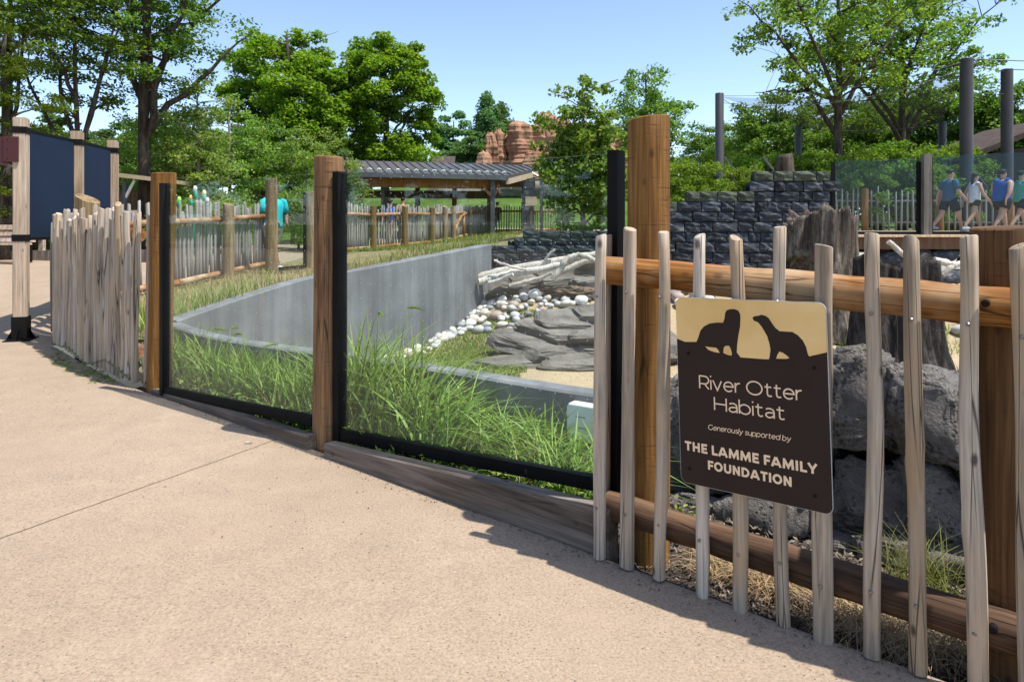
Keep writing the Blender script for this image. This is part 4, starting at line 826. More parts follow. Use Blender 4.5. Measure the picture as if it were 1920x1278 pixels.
# ---------------------------------------------------------------- carved stumps
def stump(name, label, base, prof, lobes, mat, seed, seg=72, top_amp=.2, hollow=None):
    """fluted trunk: prof = [(z, r)], ragged top"""
    n = 30; z0, z1 = prof[0][0], prof[-1][0]; vs = []; zs = [p[0] for p in prof]; rs_ = [p[1] for p in prof]; rnd = random.Random(seed); ph = [rnd.uniform(0, 6) for _ in range(6)]
    for i in range(n + 1):
        t = i / n
        for k in range(seg):
            a = 2 * pi * k / seg; top = z1 + top_amp * (noise.noise(Vector((cos(a) * 1.6 + seed, sin(a) * 1.6, 0))) * 1.6 + .3 * noise.noise(Vector((cos(a) * 6 + seed, sin(a) * 6, 2))))
            z = z0 + (top - z0) * t; r = np.interp(z0 + (z1 - z0) * t, zs, rs_)
            fl = 1 + .12 * cos(lobes * a + ph[0] + t) + .07 * cos((lobes * 2 + 1) * a + ph[1] + .8 * t) + .035 * cos((lobes * 4 + 3) * a + ph[2] + 2 * t) + .10 * noise.noise(Vector((cos(a) * 7, sin(a) * 7, z * .9 + seed))) + .05 * noise.noise(Vector((cos(a) * 14, sin(a) * 14, z * 2.5 + seed)))
            x, y = r * fl * cos(a), r * fl * sin(a) * .85
            if hollow:
                hx, hz, hw, hh = hollow; q = ((x - hx) / hw) ** 2 + ((z - hz) / hh) ** 2
                if q < 1 and y < 0: y += (1 - q) ** .5 * .55 * r
            vs.append((x, y, z))
    o0 = len(vs)
    for ri, f in enumerate((.72, .3)):
        for k in range(seg):
            x, y, z = vs[n * seg + k]; vs.append((x * f, y * f, z - (.10, .28)[ri]))
    fs = [(i * seg + k, i * seg + (k + 1) % seg, (i + 1) * seg + (k + 1) % seg, (i + 1) * seg + k) for i in range(n + 2) for k in range(seg)]; fs.append(tuple(range(o0 + seg, o0 + 2 * seg)))
    me = bpy.data.meshes.new(name); me.from_pydata(vs, [], fs); me.polygons.foreach_set('use_smooth', [True] * len(fs)); o = link(name, me, mat); o.location = base; tag(o, label, 'stump'); return o
stump('tree_stump', 'large brown ragged tree stump in front of the slate block wall', (4.95, 11.0, 0), [(-.3, .80), (.3, .60), (.9, .51), (1.4, .50), (1.78, .50)], 5, M['stump'], 3, 110, .30, (-.38, .62, .28, .38))
stump('tree_stump', 'dark fluted tree stump rising behind the lava boulders', (4.68, 8.3, 0), [(-.45, .66), (0, .50), (.5, .44), (1.05, .42)], 7, M['stump_dark'], 5, 84, .14)
# ---------------------------------------------------------------- navy screen wall
sc = thing('screen_wall', 'tall navy blue fabric screens on three pale timber posts', 'screen', (-6.37, 9.9, 0))
sp = [Vector((-6.27, 8.72, 0)), Vector((-6.37, 10.0, 0)), Vector((-6.49, 11.1, 0))]; sz = [2.863, 2.863, 2.863]
lx = Vector((.82, -.57, 0)).normalized()
for i, p in enumerate(sp):
    z0 = H(p.x, p.y); a = zrot(sp[2] - sp[0]) + .25; w = .15; m = MB(); m.box((0, 0, (sz[i] + .1) / 2), (w, w, sz[i] - .1)); me = bpy.data.meshes.new('post'); me.from_pydata(m.v, [], m.f)
    bm = bmesh.new(); bm.from_mesh(me); bmesh.ops.bevel(bm, geom=bm.edges[:], offset=.012, segments=2, affect='EDGES'); bm.to_mesh(me); bm.free()
    o = link('post', me, M['lumber'], sc); o.location = p - sc.location; o.rotation_euler = (0, 0, a)
    R_ = Matrix.Rotation(a, 3, 'Z')
    for z in (2.70, 1.33):
        m = MB(); m.box(p + Vector((0, 0, z)), (w + .012, w + .012, .085), R_); m.build('strap', M['black'], sc)
    m = MB(); m.box(p + Vector((0, 0, z0 + .155)), (w + .02, w + .02, .29), R_); m.box(p + Vector((0, 0, z0 + .008)), (.36, .30, .016), R_)
    for dx, dy in ((.12, 0), (-.12, 0), (0, .12), (0, -.12)): m.add([p + R_ @ Vector((dx * .7, dy * .7, z0 + .16)), p + R_ @ Vector((dx * 1.35, dy * 1.35, z0 + .014)), p + R_ @ Vector((dx * .7 + .01, dy * .7 + .01, z0 + .014))], [(0, 1, 2), (2, 1, 0)])
    for dx, dy in ((.13, .1), (-.13, .1), (.13, -.1), (-.13, -.1)):
        q = p + R_ @ Vector((dx, dy, z0 + .015)); m.tube([q, q + Vector((0, 0, .03))], .012, 6)
    m.build('base_shoe', M['black'], sc)
for a, b in ((sp[0], sp[1]), (sp[1], sp[2])):
    d = (b - a).normalized(); MB().wall(a + d * .10, b - d * .10, .02, 1.33, 2.70, 1.33, 2.70).build('screen', M['navy'], sc); MB().wall(a + d * .08, b - d * .08, .03, 2.70, 2.735, 2.70, 2.735).build('top_bar', M['black'], sc); MB().wall(a + d * .08, b - d * .08, .03, 1.295, 1.33, 1.295, 1.33).build('bottom_bar', M['black'], sc)
m = MB(); c = sp[0] + Vector((-.045, -.115, 2.45)); m.box(c, (.16, .02, .32), Matrix.Rotation(.35, 3, 'Z')); m.box(c + Vector((-.10, .02, -.02)), (.14, .09, .34), Matrix.Rotation(.35, 3, 'Z'))
for dz in (.12, 0, -.12): m.tube([c + Vector((-.03, -.012, dz)), c + Vector((-.035, -.026, dz))], .012, 6)
m.build('bracket', M['maroon'], sc)

# ---------------------------------------------------------------- pavilion
e_, s_, up = Vector((1, .32, 0)).normalized(), Vector((-.32, 1, 0)), Vector((0, 0, 1))
E0 = Vector((-7.3, 29.7, 3.80)); sl_ = Vector((-.32, 1, .22)); T_ = 4.06
pv = thing('pavilion', 'open pavilion with grey standing-seam metal roof beyond the far fence', 'pavilion', (-3, 33, H(-3, 33)))
def rp(u, t): return E0 + Vector((1, .32, 0)) * u + sl_ * t
UE, UR = 7.1, 10.55          # length of eave and of ridge
c4 = [rp(0, 0), rp(UE, 0), rp(UR, T_), rp(-.3, T_)]
dn = Vector((0, 0, -.16)); back = [rp(-.3, T_) + Vector((-1.3, 4.0, -1.0)), rp(UR, T_) + Vector((-1.3, 4.0, -1.0))]
roof = MB().add(c4 + [p + dn for p in c4], [(0, 1, 2, 3), (7, 6, 5, 4), (0, 4, 5, 1), (1, 5, 6, 2), (2, 6, 7, 3), (3, 7, 4, 0)]).build('roof', M['roof'], pv)
MB().add([c4[3] + Vector((0, .002, -.002)), c4[2] + Vector((0, .002, -.002)), back[1], back[0]], [(0, 1, 2, 3)]).build('rear_slope', M['roof'], pv)
k = 0
for i in range(27):
    u = .1 + i * .40; t0, t1 = 0.0, T_
    if u > UE: t0 = (u - UE) / (UR - UE) * T_
    if t0 >= T_ - .1: break
    a, b = rp(u, t0), rp(u, t1); w = Vector((1, .32, 0)) * .028
    o = MB().add([a - w, a + w, b + w, b - w, a - w + up * .05, a + w + up * .05, b + w + up * .05, b - w + up * .05], [(4, 5, 6, 7), (0, 1, 5, 4), (1, 2, 6, 5), (2, 3, 7, 6), (3, 0, 4, 7)]).build('seam', M['seam'], None); o.parent = roof; o.matrix_parent_inverse = Matrix.Translation(-pv.location)
    if u < UE - .1:   # snow guards
        g = rp(u + .2, .55) + up * .04; o = MB().tube([g + e_ * (.09 * cos(x)) + up * (.06 * sin(x)) for x in [pi * j / 6 for j in range(7)]], .02, 6).build('snow_guard', M['white_box'], None); o.parent = roof; o.matrix_parent_inverse = Matrix.Translation(-pv.location)
MB().wall(rp(0, 0) - s_ * .06, rp(UE, 0) - s_ * .06, .1, 3.58, 3.78, 3.58, 3.78).build('gutter', M['steel_dark'], pv)
MB().wall(rp(.4, .5), rp(UE - .3, .5), .2, 3.18, 3.60, 3.18, 3.60).build('beam', M['glulam'], pv)
MB().wall(rp(.4, 3.6), rp(UR - .9, 3.6), .2, 3.5, 4.2, 3.5, 4.2).build('beam', M['beamwood'], pv)
a, b = c4[1], c4[2]; MB().add([a + dn * 1.0 + Vector((.03, 0, 0)), b + dn + Vector((.03, 0, 0)), b + dn * 2.6 + Vector((.03, 0, 0)), a + dn * 2.6 + Vector((.03, 0, 0)), a + dn + Vector((-.09, 0, 0)), b + dn + Vector((-.09, 0, 0)), b + dn * 2.6 + Vector((-.09, 0, 0)), a + dn * 2.6 + Vector((-.09, 0, 0))], [(0, 1, 2, 3), (7, 6, 5, 4), (0, 4, 5, 1), (2, 6, 7, 3), (0, 3, 7, 4), (1, 5, 6, 2)]).build('fascia', M['fascia'], pv)
def pcol(px, D, w, mat, zt=3.4):
    q = Q(px, 380, D); z = H(q.x, q.y); MB().box((q.x, q.y, (z + zt) / 2 - .05), (w, w, zt - z + .1)).build('column', M[mat], pv)
for px, D, w, mat in ((676, 31, .22, 'steel_dark'), (718, 31.2, .14, 'steel_dark'), (783, 35.8, .24, 'beamwood'), (852, 36.4, .24, 'beamwood'), (918, 36.6, .26, 'beamwood'), (924, 32.0, .2, 'steel_dark'), (1015, 35.0, .16, 'steel_dark')): pcol(px, D, w, mat, 3.6 if D < 33 else 3.9)
q = Q(990, 380, 34.5); z = H(q.x, q.y); m = MB()
for i in range(14): m.box((q.x + .02 * (i % 3 - 1), q.y, z + .1 + i * .2), (.62 + .04 * (i % 2), .62, .19))
m.build('stone_column', M['block'], pv)
a, b = Q(670, 364, 36.0), Q(935, 364, 37.0); MB().wall(a, b, .15, 2.9, 3.3, 2.9, 3.3).build('beam', M['beamwood'], pv)
a, b = Q(995, 322, 35), Q(1015, 335, 35); MB().tube([a, b], .06, 6).build('brace', M['white_box'], pv)
for px in (905, 935):   # curved knee braces
    a = Q(px, 345, 32); c = Q(924, 370, 32); MB().tube([a, a.lerp(c, .4) + Vector((0, 0, -.1)), c], .07, 6).build('brace', M['glulam'], pv)
# small far roofs and signs behind
fr = thing('far_building', 'far grey shingled roof showing above the pavilion ridge', 'building', (-6, 62, 5)); m = MB(); p = Q(832, 294, 62)
m.add([p + Vector((-1.3, 0, -.6)), p + Vector((1.0, 0, -.6)), p + Vector((.9, 2, .25)), p + Vector((-1.1, 2, .25))], [(0, 1, 2, 3)]); m.build('roof', M['shelter_roof'], fr); MB().box(p + Vector((-.1, 1.2, -1.8)), (2.2, 1.8, 2.3)).build('wall', M['lumber'], fr)
ns = thing('notice_board', 'small framed notice board below the stone pavilion column', 'sign', Q(996, 392, 33)); p = Q(996, 378, 33); MB().box(p, (.55, .05, .4)).build('panel', M['fascia'], ns); MB().box(p + Vector((0, .02, .22)), (.62, .08, .05)).build('frame', M['rail'], ns); MB().box(p + Vector((0, .06, -.6)), (.09, .06, 1.1)).build('post', M['beamwood'], ns)

# ---------------------------------------------------------------- red rock formation
rr_ = thing('rock_formation', 'tall red sandstone rock formation with spires rising behind the pavilion', 'rock', Q(1010, 330, 72))
def spire(px, ytop, ybot, wpx, D, seed, flat=1.0):
    seg, n = 30, 34; b = Q(px, ybot, D); tz = Q(px, ytop, D).z; r = wpx * D / FP / 2 * 1.2; vs = []
    for i in range(n + 1):
        t = i / n; z = b.z + (tz - b.z) * t; st = 1 + .13 * noise.noise(Vector((0, 0, z * 1.1 + seed))) + .16 * noise.noise(Vector((0, 3, z * 3.1 + seed)))
        jx, jy = r * .18 * noise.noise(Vector((7, seed, z * .5))), r * .18 * noise.noise(Vector((9, seed, z * .5)))
        for k in range(seg):
            a = 2 * pi * k / seg; ca, sa = cos(a), sin(a); sq = 1 / max(abs(ca), abs(sa)) ** .45
            rad = r * (1.05 - .62 * t ** 1.0) * st * sq * (1 + .38 * noise.noise(Vector((ca * 1.3, sa * 1.3, z * .18 + seed))) + .20 * noise.noise(Vector((ca * 3.5, sa * 3.5, z * .5 + seed))) + .10 * noise.noise(Vector((ca * 8, sa * 8, z * 1.6 + seed))))
            if t > .95: rad *= 1 - .5 * (t - .95) / .05
            vs.append((b.x + jx + rad * ca, b.y + jy + rad * sa * flat, z + (.5 * noise.noise(Vector((ca * 2, sa * 2, seed))) if i == n else 0)))
    fs = [(i * seg + k, i * seg + (k + 1) % seg, (i + 1) * seg + (k + 1) % seg, (i + 1) * seg + k) for i in range(n) for k in range(seg)] + [tuple(range(n * seg, (n + 1) * seg))]
    MB().add(vs, fs).build('spire', M['redrock'], rr_)
for i, a in enumerate([(908, 285, 345, 34, 69), (922, 250, 345, 30, 71), (936, 245, 345, 30, 72), (953, 254, 345, 30, 73), (973, 229, 345, 62, 72), (1000, 236, 350, 60, 74), (1022, 214, 350, 62, 76), (1050, 222, 350, 60, 77), (1085, 232, 350, 70, 76), (1125, 232, 350, 70, 75), (1000, 285, 350, 60, 69), (1160, 250, 350, 60, 77)]): spire(*a[:4], a[4], i + 11)
p = Q(1022, 262, 70); MB().box(p, (2.2, .3, .42), Matrix.Rotation(-.12, 3, 'Y')).build('timber_beam', M['beamwood'], rr_); MB().box(p + Vector((1.0, .1, -.9)), (.35, .3, 2.4)).build('timber_post', M['beamwood'], rr_)
MB().box(Q(1015, 275, 70.2), (.4, .4, 1.0)).build('window_opening', M['interior_shade'], rr_)
for i, (px, py, w) in enumerate([(1000, 357, 3.5), (960, 360, 3.2), (1060, 358, 3.0), (880, 372, 3.0), (845, 374, 2.2)]):
    D = 55; me = rock_mesh('boulder', 160 + i, (w, 1.4, .75 if i < 3 else 1.0), 3, .2, 1.4, .1, 5, .3); o = link('boulder', me, M['slab']); o.location = Q(px, py, D); tag(o, ['flat tan boulder on the far lawn left of the stone column', 'flat tan boulder on the far lawn nearer the dark posts', 'flat tan boulder far behind the leafy young tree', 'pale grey boulder on the far lawn between the pavilion posts', 'dark grey boulder on the far lawn behind the pavilion'][i], 'boulder')

# ---------------------------------------------------------------- deck with its glass and fence
DZ = 1.30
dk = thing('timber_deck', 'raised timber deck with pale boards where people walk', 'deck', (12, 16, DZ))
for i in range(60):
    MB().box((15.3, 13.7 + .07 + i * .145, DZ - .02), (17.4, .138, .04)).build('plank', M['deckwood'], dk)
MB().box((13.3, 13.66, DZ - .17), (13.4, .07, .24)).build('edge_beam', M['beamwood'], dk)
MB().box((13.3, 13.61, DZ - .025), (13.4, .16, .045)).build('edge_board', M['deckwood'], dk)
for i in range(5): MB().box((7.6 + i * 2.6, 13.95, .5), (.16, .16, 1.4)).build('post', M['beamwood'], dk)
yg = 13.75
px2x = lambda px: (px - 960) * yg / FP
for lab, a, b, z0, z1 in (('bluish glass panel on the deck left of its timber post', 1562, 1722, 2.78, 2.84), ('bluish glass panel on the deck in front of the walking people', 1745, 1990, 2.88, 2.98)):
    g = thing('glass_barrier', lab, 'glass panel', (px2x((a + b) / 2), yg, DZ)); pn = MB().wall((px2x(a), yg), (px2x(b), yg), .012, DZ + .03, z0, DZ + .03, z1).build('pane', M['glass_blue'], g)
    for x in (a, b):
        MB().wall((px2x(x) - .03, yg), (px2x(x) + .03, yg), .06, DZ, z0 - .02, DZ, z0 - .02).build('side_channel', M['black'], g)
    MB().wall((px2x(a), yg), (px2x(b), yg), .05, DZ + .003, DZ + .06, DZ + .003, DZ + .06).build('bottom_channel', M['black'], g)
o = MB().box((0, 0, .80), (.16, .14, 1.62)).build('deck_post', M['greywood']); o.location = (px2x(1733), yg - .06, DZ); tag(o, 'square grey-brown timber post between the bluish deck glass panels', 'post')
o = MB().box((0, 0, .36), (.07, .07, .8)).build('deck_post', M['deckwood']); o.location = (px2x(1566), yg + .3, DZ); tag(o, 'short pale timber post at the end of the slate block wall', 'post')
far_fence('rustic branch picket fence behind the people on the deck', [(8.6, 21.8), (11.4, 22.2), (14.5, 22.1), (21, 21.9)], [(11.4, 22.05), (13.8, 22.0), (16.0, 21.9), (18.2, 21.9)], 33, lambda x, y: 1.27, ht=1.34, step=.2, rails=(.3, 1.0), posth=1.42, rr=.03, post_mat='glulam', rail_mat='picket_far')
# angled-arm steel posts of the yard fence
for i, (px, py, D) in enumerate([(1440, 306, 19), (1366, 305, 20), (1633, 330, 23.0), (1712, 335, 23.0), (1842, 340, 23.5), (1305, 310, 22)]):
    p = Q(px, py, D); t = thing('angled_post', ['dark steel post with slanted arm above the block wall cap', 'dark steel post with slanted arm beside the tall grey pole', 'dark steel post with slanted arm beyond the ragged stump', 'steel post with pale slanted arm left of the deck post', 'steel post with pale slanted arm between the walking people', 'dark steel post with slanted arm in the bright bushes'][i], 'post', (p.x, p.y, H(p.x, p.y)))
    MB().tube([(p.x + .14, p.y, H(p.x, p.y)), (p.x + .14, p.y, p.z - .12)], .03, 8).build('upright', M['steel_dark'], t); m = MB(); m.box(p, (.42, .06, .055), Matrix.Rotation(radians(52), 3, 'Y')); m.build('arm', M['steel_dark'], t)
# aviary: poles, cables, netting
poles = [(1349, 175, 22.0, .135, 'tall grey steel pole left of the block wall cap'), (1812, 110, 24.0, .21, 'tallest thick grey steel pole behind the walking people'), (1888, 130, 25.5, .20, 'grey steel pole above the dark shelter roof'), (1497, 235, 26.0, .13, 'short-looking grey steel pole above the tall block wall'), (1767, 228, 28.0, .15, 'slender grey steel pole left of the tallest pole')]
tops = []
for px, py, D, r, lab in poles:
    p = Q(px, py, D); tops.append(p); m = MB(); m.tube([(p.x, p.y, H(p.x, p.y) - .2), (p.x, p.y, p.z - .02), (p.x, p.y, p.z)], [r, r, r * .9], 20); o = m.build('steel_pole', M['pole'], None); smooth_angle(o, 40); tag(o, lab, 'pole')
nt = thing('aviary_net', 'sagging dark netting and cables strung between the grey poles', 'net', tops[3])
def sag(a, b, s, n=12): return [a.lerp(b, i / n) + Vector((0, 0, -s * 4 * (i / n) * (1 - i / n))) for i in range(n + 1)]
for (i, j, s, dz) in ((0, 1, .35, -.08), (0, 3, .2, -.12), (3, 4, .25, -.05), (4, 1, .1, -1.0), (1, 2, .1, -.05), (1, 2, .15, -.9), (0, 1, .55, -.3), (4, 2, .2, -.1)):
    MB().tube(sag(tops[i] + Vector((0, 0, dz)), tops[j] + Vector((0, 0, dz)), s), .009, 5).build('cable', M['steel_dark'], nt)
for a, b in ((tops[1], Vector((24, 21, 6.5))), (tops[2], Vector((26, 24, 7.0)))): MB().tube(sag(a, b, .1), .02, 5).build('cable', M['steel_dark'], nt)
A = sag(tops[0] + Vector((0, 0, -.1)), tops[1] + Vector((0, 0, -.4)), .4, 10); B = sag(tops[3], tops[4], .4, 10)
m = MB(); m.add(A + B, [(i, i + 1, i + 12, i + 11) for i in range(10)]); m.build('netting', M['net'], nt, True)
# dark-roofed shelter behind the people
sh = thing('shelter', 'dark open shelter with sloping brown shingle roof at the deck end', 'building', (20, 28, 1.25))
a, b = Q(1822, 288, 27), Q(2010, 212, 27); c = b + Vector((.6, 6, .1)); d_ = a + Vector((.6, 6, .1))
MB().add([a, b, c, d_, a + Vector((0, 0, -.22)), b + Vector((0, 0, -.22)), c + Vector((0, 0, -.22)), d_ + Vector((0, 0, -.22))], [(0, 1, 2, 3), (7, 6, 5, 4), (0, 4, 5, 1), (3, 2, 6, 7), (0, 3, 7, 4)]).build('roof', M['shelter_roof'], sh)
MB().wall((18.9, 32.0), (27, 32.4), .15, 1.2, 4.2, 1.2, 5.6).build('back_wall', M['interior_shade'], sh)
for px in (1836, 1890): q = Q(px, 300, 27.3); MB().box((q.x, q.y, 2.6), (.15, .15, 2.9)).build('post', M['beamwood'], sh)
# stub log and crate on top of the yard behind the wall
p = Q(1472, 305, 17); o = MB().tube([(p.x, p.y, 1.2), (p.x, p.y, p.z + .1), (p.x - .02, p.y, p.z + .2)], [.26, .2, .17], 12).build('cut_trunk', M['bark'], None, True); tag(o, 'short dark cut tree trunk standing above the block wall', 'trunk')

# ---------------------------------------------------------------- left background
bn = thing('bench', 'wooden slatted bench at the far left behind the screen post', 'bench', (-12.3, 16.6, .62)); c = Vector((-12.35, 16.7, H(-12.3, 16.6)))
for i in range(3): MB().box(c + Vector((0, .05, .55 + i * .15)), (1.3, .05, .12), Matrix.Rotation(-.15, 3, 'X')).build('slat', M['lumber'], bn)
for i in range(3): MB().box(c + Vector((0, -.12 - i * .15, .45)), (1.3, .13, .04)).build('slat', M['lumber'], bn)
for dx in (-.55, .55): MB().box(c + Vector((dx, -.2, .22)), (.07, .5, .45)).build('leg', M['black'], bn)
bd = thing('timber_edging', 'low timber edging board along the far planting bed', 'edging', (-14, 17, .6)); MB().wall((-20, 16.9), (-8.6, 17.9), .12, .45, .80, .45, .85).build('board', M['board'], bd)
rf = thing('rail_fence', 'pale timber post-and-rail fence with wire mesh at the far left', 'fence', (-13.5, 18.5, .7))
for z in (1.75,): MB().wall((-19, 18.4), (-10.2, 18.6), .06, z, z + .14, z, z + .14).build('rail', M['lumber'], rf)
for i in range(5): MB().box((-19 + i * 2.1, 18.45, 1.25), (.12, .12, 1.2)).build('post', M['lumber'], rf)
shd = thing('shed', 'small wooden shed with dark sloped roof at the far left', 'shed', (-17.2, 23, .8)); MB().box((-17.3, 23.2, 1.7), (2.0, 1.6, 2.0)).build('wall', M['glulam'], shd)
MB().add([(-18.6, 22.2, 2.5), (-17.3, 22.2, 3.25), (-17.3, 24.3, 3.25), (-18.6, 24.3, 2.5), (-16.0, 22.2, 2.5), (-16.0, 24.3, 2.5)], [(0, 1, 2, 3), (1, 4, 5, 2)]).build('roof', M['steel_dark'], shd)
ss = thing('shade_shelter', 'brown shelter roof with a diagonal brace behind the left picket fence', 'building', (-12.2, 20.5, .8)); p = Q(248, 332, 20.5)
MB().box(p + Vector((.1, .9, 0)), (1.5, 2.6, .12), Matrix.Rotation(.12, 3, 'Y')).build('roof', M['fascia'], ss); MB().tube([Q(232, 402, 20.4), Q(234, 340, 20.4)], .07, 8).build('post', M['steel_dark'], ss); MB().tube([Q(234, 372, 20.4), Q(252, 338, 20.4)], .045, 8).build('brace', M['white_box'], ss); MB().wall((-13.3, 22), (-11, 22), .1, .8, 2.6, .8, 2.6).build('back_wall', M['beamwood'], ss)
# flower-bud play sculptures
cols = {'white': (.7, .7, .65), 'yellow': (.75, .62, .2), 'green': (.45, .75, .12), 'pink': (.7, .45, .5), 'orange': (.75, .45, .15)}
for i, (px, py, cn, lab) in enumerate([(366, 358, 'white', 'tall green bud sculpture with a white tip'), (358, 375, 'orange', 'short green bud sculpture with an orange tip'), (383, 366, 'yellow', 'green bud sculpture with a yellow tip'), (389, 380, 'pink', 'pale pink bud sculpture above the pickets'), (336, 378, 'green', 'lime green spike sculpture above the pickets')]):
    p = Q(px, py, 17); t = thing('bud_sculpture', lab, 'sculpture', (p.x, p.y, H(p.x, p.y))); b_ = p + Vector((-.03 if i else -.1, 0, -.05)); stm = m_plain('green_resin_%d' % i, (.02, .22, .14), .4)
    foot = Vector((p.x + (.12 if i == 0 else .03), p.y, H(p.x, p.y))); MB().tube([foot, Vector((p.x + .08, p.y, p.z - .55)), p + Vector((.02, 0, -.12)), p], [.035, .035, .04, .055], 10).build('stem', stm, t, True)
    vs, fs = rock_geo(i + 3, (.05, .05, .085), 2, .05, 1, 0); MB().add([v + p + Vector((0, 0, .05)) for v in vs], fs).build('bud', m_plain(cn + '_resin', cols[cn], .4), t, True)

# ---------------------------------------------------------------- people
SKIN = m_plain('skin', (.50, .29, .20), .5, .3, var=.05); SKIN_D = m_plain('brown_skin', (.20, .105, .065), .5, .3, var=.05); HAIR = m_plain('dark_hair', (.022, .016, .012), .6)
def skin_obj(name, verts, edges_, mat, parent, sub=2, root=0):
    me = bpy.data.meshes.new(name); me.from_pydata([v[:3] for v in verts], edges_, []); o = link(name, me, mat, parent); md = o.modifiers.new('skin', 'SKIN'); md.use_smooth_shade = True
    sv_ = me.skin_vertices[0].data
    for i, v in enumerate(verts): sv_[i].radius = (v[3], v[4] if len(v) > 4 else v[3]); sv_[i].use_root = (i == root)
    s = o.modifiers.new('subd', 'SUBSURF'); s.levels = sub; s.render_levels = sub; return o
def person(label, base, h, yaw, shirt, shorts, skin=SKIN, stride=.30, arm=.25, wide=1.0, sleeve=True, cap=None, hair='short', shoes=(.6, .6, .6), grip=False, shortlen=.5, lean=.03):
    t = thing('person', label, 'person', base); t.rotation_euler = (0, 0, yaw); k = h / 1.75; t.scale = (k, k, k)
    w = wide; V = []; E_ = []
    def v(*p): V.append(p); return len(V) - 1
    pel = v(0, 0, .95, .115 * w); wai = v(lean * .3, 0, 1.10, .115 * w); che = v(lean, 0, 1.30, .12 * w); nec = v(lean + .01, 0, 1.475, .055, .055); hd0 = v(lean + .03, 0, 1.56, .072, .066); hd1 = v(lean + .035, 0, 1.645, .092, .076); hd2 = v(lean + .02, 0, 1.725, .055, .05)
    E_ += [(pel, wai), (wai, che), (che, nec), (nec, hd0), (hd0, hd1), (hd1, hd2)]
    J = {}
    for s, f in ((1, 1), (-1, -1)):
        st = stride * f; hip = v(0, s * .10 * w, .90, .095 * w, .095 * w); kn = v(st * .55 + .04, s * .105, .50, .062 * w, .062 * w); an = v(st * 1.0 - (.10 if st < 0 else 0), s * .10, .10 + (.05 if st < 0 else 0), .04, .04); toe = v(st * 1.0 + .13 - (.08 if st < 0 else 0), s * .11, .045 + (.01 if st < 0 else 0), .035, .04)
        E_ += [(pel, hip), (hip, kn), (kn, an), (an, toe)]; J[('hip', s)] = hip; J[('kn', s)] = kn; J[('an', s)] = an
        a = -arm * f if not grip else .12; sh_ = v(lean, s * .19 * w, 1.40, .062 * w, .062 * w); el = v(lean + a * .35 - .03, s * (.25 * w), 1.12, .045 * w, .045 * w); wr = v(lean + a * 1.0 + (.20 if grip else .05), s * (.24 * w if not grip else .12), .90 if not grip else 1.0, .030, .030); ha = v(lean + a * 1.1 + (.24 if grip else .07), s * (.235 * w if not grip else .09), .83 if not grip else .97, .022, .036)
        E_ += [(che, sh_), (sh_, el), (el, wr), (wr, ha)]; J[('sh', s)] = sh_; J[('el', s)] = el; J[('ha', s)] = ha
        for q in range(4):   # fingers
            f1 = v(V[ha][0] + .012 + .010 * (q - 1.5), V[ha][1] + (q - 1.5) * .004, V[ha][2] - .055 - .008 * (q in (1, 2)), .009, .009); f2 = v(V[f1][0] + .010, V[f1][1], V[f1][2] - .032, .007, .007); E_ += [(ha, f1), (f1, f2)]
        th = v(V[ha][0] + .035, V[ha][1] - s * .012, V[ha][2] - .02, .010, .010); E_.append((ha, th))
    body = skin_obj('body', V, E_, skin, t)
    # nose, ears and eyes as one small face piece
    m = MB(); hx, hz = V[hd1][0], V[hd1][2]
    m.tube([(hx + .085, 0, hz + .02), (hx + .108, 0, hz - .02), (hx + .09, 0, hz - .03)], [.008, .014, .008], 6)
    for s in (1, -1): m.tube([(hx - .005, s * .074, hz - .03), (hx - .015, s * .090, hz), (hx - .01, s * .078, hz + .03)], [.008, .016, .008], 6)
    m.build('face', skin, None).parent = t
    m = MB()
    for s in (1, -1): vs, fs = rock_geo(1, (.006, .012, .007), 1, 0, 1, 0); m.add([q + Vector((hx + .084, s * .034, hz + .018)) for q in vs], fs)
    m.tube([(hx + .083, -.025, hz - .055), (hx + .090, 0, hz - .057), (hx + .083, .025, hz - .055)], .005, 5); m.build('features', HAIR, None).parent = t
    def loft(m, rings, seg=18):
        vs = [(x + rx * cos(2 * pi * k / seg), y + ry * sin(2 * pi * k / seg), z) for (x, y, z, rx, ry) in rings for k in range(seg)]; n = len(rings)
        m.add(vs, [(i * seg + k, i * seg + (k + 1) % seg, (i + 1) * seg + (k + 1) % seg, (i + 1) * seg + k) for i in range(n - 1) for k in range(seg)] + [tuple(reversed(range(seg))), tuple(range((n - 1) * seg, n * seg))])
    m = MB(); loft(m, [(0, 0, .86, .150 * w, .185 * w), (-.005, 0, .92, .152 * w, .188 * w), (lean * .2, 0, 1.02, .150 * w, .178 * w), (lean * .5, 0, 1.14, .142 * w, .172 * w), (lean, 0, 1.28, .142 * w, .185 * w), (lean, 0, 1.38, .125 * w, .19 * w), (lean + .005, 0, 1.44, .085 * w, .14 * w), (lean + .01, 0, 1.475, .058, .07)])
    for s in (1, -1):
        a = Vector(V[J[('sh', s)]][:3]); e = Vector(V[J[('el', s)]][:3])
        if sleeve: m.tube([a + Vector((0, -s * .05, .02)), a + Vector((0, 0, .0)), a.lerp(e, .35), a.lerp(e, .75)], [.07 * w, .078 * w, .074 * w, .07 * w], 12)
        else: m.tube([a + Vector((0, -s * .09 * w, .04)), a + Vector((0, -s * .03 * w, .01))], [.07 * w, .06 * w], 10)
    m.build('shirt', shirt, None, True).parent = t
    m = MB(); loft(m, [(0, 0, .78, .11 * w, .155 * w), (0, 0, .84, .140 * w, .178 * w), (0, 0, .95, .142 * w, .176 * w), (0, 0, 1.0, .135 * w, .165 * w)])
